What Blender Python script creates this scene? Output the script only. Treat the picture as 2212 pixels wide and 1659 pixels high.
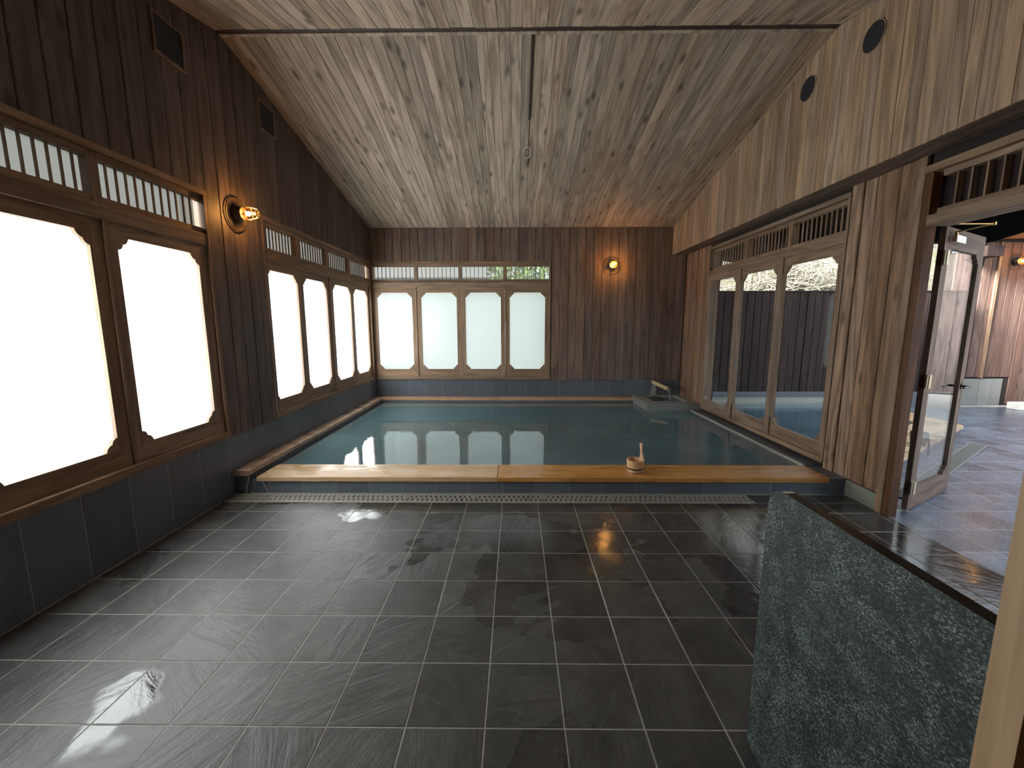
import bpy, bmesh, math, random
from mathutils import Vector, Matrix
from mathutils.geometry import tessellate_polygon

random.seed(7)
S = bpy.context.scene
COL = S.collection
for o in list(bpy.data.objects):
    bpy.data.objects.remove(o)

# ---------------------------------------------------------------- camera, light, exposure
CAM = Vector((0.1187, -3.1466, 1.5036))
cd = bpy.data.cameras.new('camera')
cam = bpy.data.objects.new('camera', cd)
COL.objects.link(cam)
S.camera = cam
cd.sensor_width = 36.0
cd.lens = 889.02 / 2212 * 36.0
cd.clip_start = 0.02
cd.clip_end = 300
_p, _y, _r = 0.143736, 0.0104087, -0.00154594
Ym = Matrix(((math.cos(_y), math.sin(_y), 0), (-math.sin(_y), math.cos(_y), 0), (0, 0, 1)))
Pm = Matrix(((1, 0, 0), (0, math.cos(_p), -math.sin(_p)), (0, math.sin(_p), math.cos(_p))))
Rm = Matrix(((math.cos(_r), 0, math.sin(_r)), (0, 1, 0), (-math.sin(_r), 0, math.cos(_r))))
MM = Rm @ Pm @ Ym
rt, fw, up = MM[0], MM[1], MM[2]
cam.matrix_world = Matrix(((rt[0], up[0], -fw[0], CAM[0]), (rt[1], up[1], -fw[1], CAM[1]),
                           (rt[2], up[2], -fw[2], CAM[2]), (0, 0, 0, 1)))

SKY = 2.0
SUN = 29.0
LAMP = 420.0
STEAM = 0.026
w = bpy.data.worlds.new('overcast_sky')
S.world = w
w.use_nodes = True
wn = w.node_tree
wn.nodes['Background'].inputs[0].default_value = (0.76, 0.89, 1.0, 1)
wn.nodes['Background'].inputs[1].default_value = SKY
sd = bpy.data.lights.new('sun', 'SUN')
sd.energy = SUN
sd.color = (1.0, 0.985, 0.95)
sd.angle = math.radians(20)
sun = bpy.data.objects.new('sun', sd)
COL.objects.link(sun)
sun.rotation_euler = Vector((0.87, 0.25, -0.43)).to_track_quat('-Z', 'Y').to_euler()

S.view_settings.view_transform = 'Standard'
S.view_settings.look = 'None'
S.view_settings.gamma = 1.0
S.view_settings.use_curve_mapping = False
S.view_settings.exposure = 0.5
S.cycles.use_denoising = True
S.cycles.max_bounces = 10
S.cycles.diffuse_bounces = 6
S.cycles.glossy_bounces = 4
S.cycles.transmission_bounces = 6
S.cycles.transparent_max_bounces = 16
S.cycles.sample_clamp_indirect = 8.0
S.cycles.caustics_reflective = False
S.cycles.caustics_refractive = False

# ---------------------------------------------------------------- materials
def newmat(name):
    m = bpy.data.materials.new(name)
    m.use_nodes = True
    nt = m.node_tree
    b = nt.nodes['Principled BSDF']
    return m, nt, b

class N:
    """small node helper"""
    def __init__(s, nt): s.nt = nt
    def n(s, t, **kw):
        x = s.nt.nodes.new(t)
        for k, v in kw.items():
            setattr(x, k, v)
        return x
    def l(s, a, b): s.nt.links.new(a, b)
    def math(s, op, a, b=None, c=None):
        x = s.n('ShaderNodeMath', operation=op)
        for i, v in enumerate((a, b, c)):
            if v is None: continue
            if isinstance(v, (int, float)): x.inputs[i].default_value = v
            else: s.l(v, x.inputs[i])
        return x.outputs[0]
    def ramp(s, fac, stops, interp='LINEAR'):
        x = s.n('ShaderNodeValToRGB')
        x.color_ramp.interpolation = interp
        e = x.color_ramp.elements
        while len(e) < len(stops): e.new(0.5)
        for i, (p, c) in enumerate(stops):
            e[i].position = p
            e[i].color = (c[0], c[1], c[2], 1) if not isinstance(c, (int, float)) else (c, c, c, 1)
        s.l(fac, x.inputs[0])
        return x.outputs[0]
    def mix(s, fac, a, b, blend='MIX'):
        x = s.n('ShaderNodeMix', data_type='RGBA', blend_type=blend)
        for i, v in ((0, fac), (6, a), (7, b)):
            if isinstance(v, (int, float)): x.inputs[i].default_value = v
            elif isinstance(v, tuple): x.inputs[i].default_value = (*v, 1)
            else: s.l(v, x.inputs[i])
        return x.outputs[2]
    def noise(s, vec, scale=5, detail=2, rough=0.5, dist=0.0):
        x = s.n('ShaderNodeTexNoise')
        x.inputs['Scale'].default_value = scale
        x.inputs['Detail'].default_value = detail
        x.inputs['Roughness'].default_value = rough
        x.inputs['Distortion'].default_value = dist
        s.l(vec, x.inputs['Vector'])
        return x.outputs['Fac']
    def mapped(s, vec, scale, rot=(0, 0, 0)):
        x = s.n('ShaderNodeMapping')
        x.inputs['Scale'].default_value = scale
        x.inputs['Rotation'].default_value = rot
        s.l(vec, x.inputs['Vector'])
        return x.outputs[0]
    def objcoord(s, k=40.0):
        tc = s.n('ShaderNodeTexCoord')
        oi = s.n('ShaderNodeObjectInfo')
        v = s.n('ShaderNodeVectorMath', operation='MULTIPLY_ADD')
        s.l(oi.outputs['Random'], v.inputs[0])
        v.inputs[1].default_value = (k, k * 1.7, k * 2.3)
        s.l(tc.outputs['Object'], v.inputs[2])
        return v.outputs[0], oi.outputs['Random']
    def pos(s):
        return s.n('ShaderNodeNewGeometry').outputs['Position']
    def bump(s, h, strength=0.3, dist=0.01, b=None):
        x = s.n('ShaderNodeBump')
        x.inputs['Distance'].default_value = dist
        if isinstance(strength, (int, float)): x.inputs['Strength'].default_value = strength
        else: s.l(strength, x.inputs['Strength'])
        s.l(h, x.inputs['Height'])
        if b is not None: s.l(x.outputs[0], b.inputs['Normal'])
        return x.outputs[0]

def wood(name, axis, dark, light, rough=0.6, vary=0.35, knots=0.7, wet=False, spec=0.35):
    m, nt, b = newmat(name)
    h = N(nt)
    vec, rnd = h.objcoord()
    def sc(al, ac):
        v = [ac, ac, ac]
        for a in axis: v['xyz'.index(a)] = al
        return tuple(v)
    broad = h.noise(h.mapped(vec, sc(0.7, 9)), 1.0, 3, 0.5, 0.4)
    rings = h.math('PINGPONG', h.math('MULTIPLY', broad, 9.0), 1.0)
    fibre = h.noise(h.mapped(vec, sc(2.5, 130)), 1.0, 4, 0.65)
    g = h.math('ADD', h.math('MULTIPLY', rings, 0.45), h.math('MULTIPLY', fibre, 0.65))
    col = h.ramp(g, [(0.15, dark), (0.85, light)])
    if knots:
        vo = h.n('ShaderNodeTexVoronoi')
        vo.inputs['Scale'].default_value = 1.0
        h.l(h.mapped(vec, sc(2.6, 7.5)), vo.inputs['Vector'])
        k = h.ramp(vo.outputs['Distance'], [(0.06, 1.0), (0.24, 0.0)])
        col = h.mix(h.math('MULTIPLY', k, knots), col, tuple(c * 0.42 for c in dark))
    br = h.math('ADD', h.math('MULTIPLY', rnd, vary), 1.0 - vary * 0.5)
    hs = h.n('ShaderNodeHueSaturation')
    h.l(br, hs.inputs['Value'])
    h.l(h.math('ADD', h.math('MULTIPLY', h.math('FRACT', h.math('MULTIPLY', rnd, 17.3)), 0.25), 0.87), hs.inputs['Saturation'])
    h.l(col, hs.inputs['Color'])
    h.l(hs.outputs[0], b.inputs['Base Color'])
    b.inputs['Specular IOR Level'].default_value = spec
    if wet:
        wm = h.ramp(h.noise(h.mapped(h.pos(), (1.6, 7, 1.6)), 1.0, 3, 0.55), [(0.50, 0.0), (0.56, 1.0)])
        h.l(h.math('SUBTRACT', rough, h.math('MULTIPLY', wm, rough - 0.12)), b.inputs['Roughness'])
    else:
        b.inputs['Roughness'].default_value = rough
    h.bump(g, 0.25, 0.004, b)
    return m

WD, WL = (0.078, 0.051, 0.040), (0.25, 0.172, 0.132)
M = {}
M['wood_z'] = wood('cedar_vertical', 'z', WD, WL)
M['wood_y'] = wood('cedar_along', 'y', WD, WL)
M['wood_x'] = wood('cedar_across', 'x', WD, WL)
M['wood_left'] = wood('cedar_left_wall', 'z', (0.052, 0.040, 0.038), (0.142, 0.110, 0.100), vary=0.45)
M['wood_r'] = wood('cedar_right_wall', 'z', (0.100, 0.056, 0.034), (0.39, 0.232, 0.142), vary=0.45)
M['jamb_red'] = wood('red_brown_jamb', 'z', (0.050, 0.020, 0.010), (0.13, 0.058, 0.030))
M['wood_soffit'] = wood('cedar_bulkhead_lamplit', 'z', (0.180, 0.112, 0.070), (0.46, 0.315, 0.205), knots=0.35, vary=0.45)  # warmer, paler cedar standing in for warm lamplight on the bulkhead
M['wood_ceil'] = wood('ceiling_boards', 'yz', (0.180, 0.130, 0.096), (0.50, 0.395, 0.305), vary=0.5, knots=0.9)
M['frame_z'] = wood('frame_wood_vertical', 'z', (0.125, 0.077, 0.050), (0.33, 0.22, 0.148), vary=0.25, knots=0.25)
M['frame_y'] = wood('frame_wood_along', 'y', (0.125, 0.077, 0.050), (0.33, 0.22, 0.148), vary=0.25, knots=0.25)
M['frame_x'] = wood('frame_wood_across', 'x', (0.125, 0.077, 0.050), (0.33, 0.22, 0.148), vary=0.25, knots=0.25)
M['hinoki_x'] = wood('pale_cypress_across', 'x', (0.44, 0.28, 0.16), (0.64, 0.46, 0.295), rough=0.42, vary=0.1, knots=0.35, wet=True)
M['hinoki_y'] = wood('pale_cypress_along', 'y', (0.44, 0.24, 0.10), (0.68, 0.44, 0.235), rough=0.42, vary=0.1, knots=0.35, wet=True)
M['hinoki_wet'] = wood('wet_cypress_across', 'x', (0.40, 0.185, 0.06), (0.64, 0.36, 0.15), rough=0.30, vary=0.1, knots=0.35, wet=True)
M['rail_y'] = wood('weathered_rail_along', 'y', (0.40, 0.25, 0.16), (0.60, 0.41, 0.28), rough=0.4, vary=0.1, knots=0.3, wet=True)
M['rail_x'] = wood('weathered_rail_across', 'x', (0.42, 0.22, 0.12), (0.64, 0.37, 0.20), rough=0.4, vary=0.1, knots=0.3, wet=True)
M['bucket'] = wood('bucket_wood', 'z', (0.58, 0.31, 0.16), (0.80, 0.52, 0.32), rough=0.5, vary=0.2, knots=0)
M['fence'] = wood('fence_boards', 'z', (0.020, 0.014, 0.013), (0.052, 0.036, 0.034), spec=0.1)
M['fence_warm'] = wood('terrace_wall_boards', 'z', (0.075, 0.043, 0.034), (0.17, 0.103, 0.082))
M['bamboo'] = wood('bamboo_skin', 'xyz', (0.60, 0.46, 0.24), (0.74, 0.60, 0.36), rough=0.35, vary=0.05, knots=0)
M['post_lit'] = wood('near_post_lit_wood', 'z', (0.27, 0.16, 0.085), (0.46, 0.29, 0.165), vary=0.05, knots=0.2)  # pale tone carries the light falling on the post from the room

def slate(name, dark, light, wetamt=1.0):
    m, nt, b = newmat(name)
    h = N(nt)
    vec, rnd = h.objcoord(60)
    # cleft direction turned tile by tile
    vr = h.n('ShaderNodeVectorRotate', rotation_type='Z_AXIS')
    h.l(vec, vr.inputs['Vector'])
    h.l(h.math('MULTIPLY', rnd, 9.0), vr.inputs['Angle'])
    v2 = vr.outputs[0]
    broad = h.noise(v2, 4.5, 4, 0.55, 0.6)
    cleft = h.noise(h.mapped(v2, (3, 16, 6)), 1.0, 5, 0.62, 1.2)
    fine = h.noise(v2, 60, 3, 0.6)
    g = h.math('ADD', h.math('MULTIPLY', broad, 0.5), h.math('ADD', h.math('MULTIPLY', cleft, 0.35), h.math('MULTIPLY', fine, 0.2)))
    col = h.ramp(g, [(0.3, dark), (0.72, light)])
    pits = h.noise(v2, 26, 4, 0.7)
    vein = h.math('ABSOLUTE', h.math('SUBTRACT', h.noise(h.mapped(v2, (2.2, 5.5, 3)), 1.0, 3, 0.5, 1.0), 0.5))
    col = h.mix(h.ramp(vein, [(0.0, 0.22), (0.008, 0.0)]), col, tuple(min(1, c * 2.2) for c in light))
    rust = h.ramp(h.noise(v2, 3.0, 3, 0.6), [(0.56, 0.0), (0.75, 0.5)])
    col = h.mix(rust, col, (dark[0] * 1.7, dark[1] * 1.35, dark[2] * 0.95))
    hs = h.n('ShaderNodeHueSaturation')
    h.l(h.math('ADD', h.math('MULTIPLY', rnd, 0.5), 0.75), hs.inputs['Value'])
    h.l(col, hs.inputs['Color'])
    h.l(hs.outputs[0], b.inputs['Base Color'])
    p = h.pos()
    sx = h.n('ShaderNodeSeparateXYZ'); h.l(p, sx.inputs[0])
    lean = h.math('ADD', h.math('MULTIPLY', sx.outputs[0], 0.030), h.math('MULTIPLY', sx.outputs[1], 0.030))
    wet = h.ramp(h.math('ADD', h.noise(p, 0.95, 4, 0.55, 0.4), lean), [(0.475, 0.0), (0.495, 1.0)])
    rg = h.math('ADD', 0.38, h.math('MULTIPLY', fine, 0.14))
    h.l(h.math('SUBTRACT', rg, h.math('MULTIPLY', wet, 0.35 * wetamt)), b.inputs['Roughness'])
    hgt = h.math('ADD', h.math('MULTIPLY', cleft, 1.0), h.math('ADD', h.math('MULTIPLY', broad, 0.6), h.math('ADD', h.math('MULTIPLY', fine, 0.10), h.math('MULTIPLY', pits, 0.30))))
    st = h.math('SUBTRACT', 0.42, h.math('MULTIPLY', wet, 0.26))
    h.bump(hgt, st, 0.009, b)
    b.inputs['Specular IOR Level'].default_value = 0.62
    return m
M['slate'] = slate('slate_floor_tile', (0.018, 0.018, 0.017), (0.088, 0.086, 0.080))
M['slate_out'] = slate('slate_terrace_sky_tint', (0.055, 0.063, 0.082), (0.205, 0.24, 0.315), 0.5)  # bluer and paler than indoors, sky sheen put into the colour

def plain(name, col, rough=0.5, metal=0.0, spec=0.5, nscale=0, namt=0.2, bump=0):
    m, nt, b = newmat(name)
    b.inputs['Roughness'].default_value = rough
    b.inputs['Metallic'].default_value = metal
    b.inputs['Specular IOR Level'].default_value = spec
    b.inputs['Base Color'].default_value = (*col, 1)
    if nscale:
        h = N(nt)
        vec, rnd = h.objcoord(20)
        f = h.noise(vec, nscale, 4, 0.6)
        f2 = h.math('ADD', h.math('MULTIPLY', f, 0.8), h.math('MULTIPLY', rnd, 0.2))
        c = h.ramp(f2, [(0.25, tuple(x * (1 - namt) for x in col)), (0.75, tuple(min(1, x * (1 + namt)) for x in col))])
        h.l(c, b.inputs['Base Color'])
        if bump: h.bump(f, bump, 0.004, b)
    return m
M['walltile'] = plain('dark_stone_wall_tile', (0.105, 0.120, 0.148), 0.38, nscale=70, namt=0.35, bump=0.15)
M['grout'] = plain('pale_grout', (0.30, 0.29, 0.26), 0.8, nscale=30, namt=0.25)
M['grout_dark'] = plain('grey_grout', (0.26, 0.265, 0.26), 0.8, nscale=30, namt=0.25)
M['boxstone'] = plain('grey_basin_stone', (0.24, 0.245, 0.23), 0.4, nscale=60, namt=0.3)
M['curb'] = plain('pale_stone_nosing', (0.34, 0.33, 0.29), 0.4, nscale=25, namt=0.25)
M['kick'] = plain('grey_green_stone', (0.20, 0.215, 0.175), 0.5, nscale=120, namt=0.25)
M['steel'] = plain('brushed_steel', (0.50, 0.47, 0.42), 0.40, metal=0.45, nscale=20, namt=0.15)
M['black'] = plain('black_shade', (0.006, 0.006, 0.007), 0.9, spec=0.0)  # flat black standing for shade under the canopy and in the drain channel
M['dark'] = plain('dark_backing', (0.02, 0.015, 0.012), 0.9)
M['lampmetal'] = plain('dark_bronze', (0.06, 0.042, 0.03), 0.5, metal=0.5)
M['brass'] = plain('brass_wire', (0.62, 0.42, 0.18), 0.35, metal=1.0)
M['chrome'] = plain('polished_chrome', (0.75, 0.73, 0.68), 0.15, metal=1.0)
M['hingemetal'] = plain('pale_hinge_metal', (0.55, 0.50, 0.36), 0.4, metal=0.7)
M['cable'] = plain('grey_cable', (0.52, 0.48, 0.42), 0.5)
M['conduit'] = plain('dark_conduit', (0.05, 0.04, 0.032), 0.5)
M['ridge'] = plain('dark_ridge_strip', (0.045, 0.026, 0.02), 0.6)
M['ventblack'] = plain('vent_interior', (0.012, 0.013, 0.017), 0.8)
M['ventblue'] = plain('vent_mesh', (0.016, 0.019, 0.03), 0.7)
M['whiteblock'] = plain('pale_block', (0.85, 0.80, 0.70), 0.6, nscale=20, namt=0.1)
M['blacksteel'] = plain('black_handle', (0.02, 0.02, 0.02), 0.25, metal=0.6)
M['hoop'] = plain('dark_hoop', (0.10, 0.055, 0.03), 0.5)
M['stonepost'] = plain('pale_stone_post', (0.30, 0.32, 0.29), 0.5, nscale=30, namt=0.2)
M['bowl'] = plain('dark_stone_bowl', (0.04, 0.038, 0.034), 0.35, nscale=30, namt=0.3)
M['plaster'] = plain('added_lobby_plaster', (0.10, 0.07, 0.05), 0.8)
M['ground'] = plain('garden_earth', (0.16, 0.14, 0.10), 0.9, nscale=3, namt=0.4)
M['housewall'] = plain('house_render', (0.34, 0.33, 0.33), 0.8)
M['houseroof'] = plain('house_roof', (0.14, 0.14, 0.15), 0.6)
M['caulk'] = plain('pale_caulk', (0.5, 0.48, 0.44), 0.6)

def granite():
    m, nt, b = newmat('green_black_granite')
    h = N(nt)
    tc = h.n('ShaderNodeTexCoord').outputs['Object']
    vo = h.n('ShaderNodeTexVoronoi')
    vo.inputs['Scale'].default_value = 1.0
    h.l(h.mapped(tc, (240, 240, 420), (0.6, 0, 0)), vo.inputs['Vector'])
    sp_ = h.n('ShaderNodeSeparateColor')
    h.l(vo.outputs['Color'], sp_.inputs[0])
    c = h.noise(tc, 14, 4, 0.6)
    g = h.math('ADD', sp_.outputs[0], h.math('MULTIPLY', h.math('SUBTRACT', c, 0.5), 0.9))
    col = h.ramp(g, [(0.25, (0.008, 0.012, 0.012)), (0.62, (0.026, 0.038, 0.036)), (0.86, (0.080, 0.105, 0.10)), (1.0, (0.20, 0.24, 0.23))])
    h.l(col, b.inputs['Base Color'])
    b.inputs['Roughness'].default_value = 0.48
    return m
M['granite'] = granite()
M['granite_polished'] = plain('polished_black_edge', (0.012, 0.011, 0.011), 0.12)

def frosted():
    m, nt, b = newmat('frosted_film')
    h = N(nt)
    nt.nodes.remove(b)
    tr = h.n('ShaderNodeBsdfTranslucent')
    tr.inputs[0].default_value = (0.88, 0.94, 0.96, 1)
    df = h.n('ShaderNodeBsdfDiffuse')
    df.inputs[0].default_value = (0.75, 0.78, 0.77, 1)
    mx = h.n('ShaderNodeMixShader')
    mx.inputs[0].default_value = 0.25
    h.l(tr.outputs[0], mx.inputs[1]); h.l(df.outputs[0], mx.inputs[2])
    gl = h.n('ShaderNodeBsdfGlossy'); gl.inputs['Roughness'].default_value = 0.12
    m2 = h.n('ShaderNodeMixShader'); m2.inputs[0].default_value = 0.04
    h.l(mx.outputs[0], m2.inputs[1]); h.l(gl.outputs[0], m2.inputs[2])
    h.l(m2.outputs[0], nt.nodes['Material Output'].inputs[0])
    return m
M['frost'] = frosted()

def clear(name, tint=(1, 1, 1), ior=1.5, boost=1.0):
    m, nt, b = newmat(name)
    h = N(nt)
    nt.nodes.remove(b)
    t = h.n('ShaderNodeBsdfTransparent'); t.inputs[0].default_value = (*tint, 1)
    g = h.n('ShaderNodeBsdfGlossy'); g.inputs['Roughness'].default_value = 0.0
    ge = h.n('ShaderNodeNewGeometry')
    dp = h.n('ShaderNodeVectorMath', operation='DOT_PRODUCT')
    h.l(ge.outputs['Normal'], dp.inputs[0]); h.l(ge.outputs['Incoming'], dp.inputs[1])
    f0 = ((ior - 1) / (ior + 1)) ** 2
    k = h.math('POWER', h.math('SUBTRACT', 1.0, h.math('ABSOLUTE', dp.outputs['Value'])), 5.0)
    fr = h.math('MINIMUM', h.math('ADD', f0, h.math('MULTIPLY', k, 1 - f0)), 1.0)
    mx = h.n('ShaderNodeMixShader')
    h.l(h.math('MULTIPLY', fr, boost), mx.inputs[0])
    h.l(t.outputs[0], mx.inputs[1]); h.l(g.outputs[0], mx.inputs[2])
    h.l(mx.outputs[0], nt.nodes['Material Output'].inputs[0])
    return m
M['clear'] = clear('clear_glass', (0.97, 0.985, 0.98))
M['backclear'] = clear('outer_glass_face', (0.98, 0.99, 0.99), 1.2)
M['lampglass'] = clear('amber_lamp_glass', (1.0, 0.86, 0.60))

def textured_glass(name, tint, rough):
    m, nt, b = newmat(name)
    h = N(nt)
    nt.nodes.remove(b)
    g = h.n('ShaderNodeBsdfRefraction'); g.inputs['IOR'].default_value = 1.02
    g.inputs['Roughness'].default_value = rough; g.inputs[0].default_value = (*tint, 1)
    tl = h.n('ShaderNodeBsdfTranslucent'); tl.inputs[0].default_value = (*[c * 0.8 for c in tint], 1)
    v, r = h.objcoord(10)
    nrm = h.bump(h.noise(v, 14, 3, 0.6), 0.5, 0.02)
    h.l(nrm, g.inputs['Normal'])
    mx = h.n('ShaderNodeMixShader'); mx.inputs[0].default_value = 0.3
    h.l(g.outputs[0], mx.inputs[1]); h.l(tl.outputs[0], mx.inputs[2])
    h.l(mx.outputs[0], nt.nodes['Material Output'].inputs[0])
    return m
M['ripple'] = textured_glass('rippled_transom_glass', (0.85, 0.85, 0.82), 0.2)
M['ripple_dimmed'] = textured_glass('dimmed_transom_glass', (0.30, 0.30, 0.285), 0.22)  # grey tint stands in for eave and tree shade outside the left transoms

def water(name, col, bumpd=0.004):
    m, nt, b = newmat(name)
    h = N(nt)
    p = h.pos()
    a = h.noise(h.mapped(p, (1, 1, 1)), 2.2, 3, 0.5)
    c = h.noise(h.mapped(p, (1, 1.6, 1)), 9.0, 3, 0.5, 0.5)
    hh = h.math('ADD', a, h.math('MULTIPLY', c, 0.16))
    h.bump(hh, 0.16, bumpd * 10, b)
    cc = h.ramp(h.noise(p, 1.1, 3, 0.5), [(0.3, tuple(x * 0.8 for x in col)), (0.7, tuple(x * 1.2 for x in col))])
    h.l(cc, b.inputs['Base Color'])
    b.inputs['Roughness'].default_value = 0.015
    b.inputs['IOR'].default_value = 1.55
    return m
M['water'] = water('milky_teal_spring_water', (0.080, 0.140, 0.155), 0.0012)
M['water_out'] = water('outdoor_spring_water', (0.09, 0.15, 0.19), 0.004)
def streamwater():
    m, nt, b = newmat('falling_water')
    b.inputs['Base Color'].default_value = (0.85, 0.9, 0.9, 1)
    b.inputs['Roughness'].default_value = 0.08
    b.inputs['Transmission Weight'].default_value = 0.7
    b.inputs['IOR'].default_value = 1.33
    return m
M['stream'] = streamwater()
def bulbmat():
    m, nt, b = newmat('lit_filament_bulb')
    b.inputs['Base Color'].default_value = (1, 0.8, 0.5, 1)
    b.inputs['Emission Color'].default_value = (1.0, 0.50, 0.16, 1)
    b.inputs['Emission Strength'].default_value = LAMP
    return m
M['bulb'] = bulbmat()
def hill():
    m, nt, b = newmat('dry_brush_hillside')
    h = N(nt)
    p = h.pos()
    f = h.noise(p, 2.2, 6, 0.75, 1.5)
    c = h.ramp(f, [(0.3, (0.030, 0.026, 0.018)), (0.5, (0.12, 0.105, 0.08)), (0.62, (0.085, 0.09, 0.04)), (0.75, (0.20, 0.18, 0.14))])
    h.l(c, b.inputs['Base Color'])
    b.inputs['Roughness'].default_value = 0.95
    h.bump(f, 0.8, 0.3, b)
    return m
M['hill'] = hill()
M['twig'] = plain('bare_twig_bark', (0.30, 0.265, 0.20), 0.9, nscale=6, namt=0.4)
M['leaf'] = plain('green_leaves', (0.13, 0.22, 0.05), 0.6, nscale=3, namt=0.5)

# ---------------------------------------------------------------- mesh helpers
class MB:
    def __init__(s): s.v, s.f, s.m = [], [], []
    def add(s, vs, fs, mi=0):
        k = len(s.v)
        s.v += [tuple(x) for x in vs]
        for f in fs:
            s.f.append([i + k for i in f]); s.m.append(mi)
        return s
    def box(s, a, b, mi=0):
        x0, y0, z0 = (min(a[i], b[i]) for i in range(3))
        x1, y1, z1 = (max(a[i], b[i]) for i in range(3))
        return s.add([(x0, y0, z0), (x1, y0, z0), (x1, y1, z0), (x0, y1, z0), (x0, y0, z1), (x1, y0, z1), (x1, y1, z1), (x0, y1, z1)],
                     [(0, 3, 2, 1), (4, 5, 6, 7), (0, 1, 5, 4), (1, 2, 6, 5), (2, 3, 7, 6), (3, 0, 4, 7)], mi)
    def loft(s, rings, mi=0, closed=True, caps=True):
        n = len(rings[0]); vs = [p for r in rings for p in r]; fs = []
        for i in range(len(rings) - 1):
            for j in range(n if closed else n - 1):
                fs.append((i * n + j, i * n + (j + 1) % n, (i + 1) * n + (j + 1) % n, (i + 1) * n + j))
        if caps and closed:
            fs.append(tuple(reversed(range(n)))); fs.append(tuple(range((len(rings) - 1) * n, len(rings) * n)))
        return s.add(vs, fs, mi)
    def tube(s, path, r, seg=8, mi=0, caps=True):
        path = [Vector(p) for p in path]
        rr = r if isinstance(r, (list, tuple)) else [r] * len(path)
        rings = []; prev = None
        for i, p in enumerate(path):
            t = (path[min(i + 1, len(path) - 1)] - path[max(i - 1, 0)])
            if t.length < 1e-9: t = Vector((0, 0, 1))
            t.normalize()
            if prev is None:
                u = t.cross(Vector((0, 0, 1)))
                if u.length < 1e-3: u = t.cross(Vector((1, 0, 0)))
            else:
                u = prev - t * prev.dot(t)
            u.normalize(); prev = u
            w_ = t.cross(u)
            rings.append([p + (u * math.cos(2 * math.pi * j / seg) + w_ * math.sin(2 * math.pi * j / seg)) * rr[i] for j in range(seg)])
        return s.loft(rings, mi, True, caps)
    def ringtube(s, c, axis, R, r, seg=28, rs=6, mi=0):
        c = Vector(c); ax = Vector(axis).normalized()
        u = ax.cross(Vector((0, 0, 1)))
        if u.length < 1e-3: u = Vector((1, 0, 0))
        u.normalize(); w_ = ax.cross(u)
        rings = []
        for i in range(seg + 1):
            a = 2 * math.pi * i / seg
            d = u * math.cos(a) + w_ * math.sin(a)
            rings.append([c + d * (R + r * math.cos(2 * math.pi * j / rs)) + ax * (r * math.sin(2 * math.pi * j / rs)) for j in range(rs)])
        return s.loft(rings, mi, True, False)
    def lathe(s, c, axis, prof, seg=20, mi=0, caps=True):
        """prof: list of (radius, distance along axis)"""
        c = Vector(c); ax = Vector(axis).normalized()
        u = ax.cross(Vector((0, 0, 1)))
        if u.length < 1e-3: u = Vector((1, 0, 0))
        u.normalize(); w_ = ax.cross(u)
        rings = [[c + ax * d + (u * math.cos(2 * math.pi * j / seg) + w_ * math.sin(2 * math.pi * j / seg)) * r for j in range(seg)] for r, d in prof]
        return s.loft(rings, mi, True, caps)

WLOC = {}
def mesh_obj(name, mb, mats, parent=None, loc=None, smooth=False, fixn=True):
    """mb holds world coordinates (or local ones when loc='local')."""
    me = bpy.data.meshes.new(name)
    if loc == 'local':
        base = Vector((0, 0, 0))
    else:
        xs = [v[0] for v in mb.v]; ys = [v[1] for v in mb.v]; zs = [v[2] for v in mb.v]
        base = Vector(loc) if loc is not None else Vector(((min(xs) + max(xs)) / 2, (min(ys) + max(ys)) / 2, min(zs)))
    me.from_pydata([(v[0] - base[0], v[1] - base[1], v[2] - base[2]) for v in mb.v], [], mb.f)
    if not isinstance(mats, (list, tuple)): mats = [mats]
    for m in mats: me.materials.append(M[m] if isinstance(m, str) else m)
    me.polygons.foreach_set('material_index', mb.m)
    if fixn:
        bm = bmesh.new(); bm.from_mesh(me)
        bmesh.ops.recalc_face_normals(bm, faces=bm.faces)
        bm.to_mesh(me); bm.free()
    if smooth:
        me.polygons.foreach_set('use_smooth', [True] * len(me.polygons))
        try: me.set_sharp_from_angle(angle=math.radians(40))
        except Exception: pass
    o = bpy.data.objects.new(name, me)
    COL.objects.link(o)
    place(o, base, parent)
    return o
def place(o, base, parent=None):
    base = Vector(base)
    WLOC[o.name] = base
    if parent is not None:
        o.parent = parent
        o.location = base - WLOC[parent.name]
    else:
        o.location = base
def empty(name, loc):
    o = bpy.data.objects.new(name, None)
    o.empty_display_size = 0.1
    COL.objects.link(o); place(o, loc)
    return o
def inst(src, loc, parent, name=None):
    o = bpy.data.objects.new(name or src.name.split('.')[0], src.data)
    COL.objects.link(o); place(o, loc, parent)
    return o
def tag(o, label, cat, kind=None, group=None):
    o['label'] = label; o['category'] = cat
    if kind: o['kind'] = kind
    if group: o['group'] = group
    return o

XL, XR, YB, YN = -2.41, 3.05, 4.18, -2.82
def PL(a, n, z): return (XL + n, a, z)            # left wall: along = y, n into the room
def PB(a, n, z): return (a, YB - n, z)            # back wall: along = x
def PR(a, n, z): return (XR - n, a, z)            # right wall
def bx(P, a0, a1, n0, n1, z0, z1): return MB().box(P(a0, n0, z0), P(a1, n1, z1))

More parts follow.
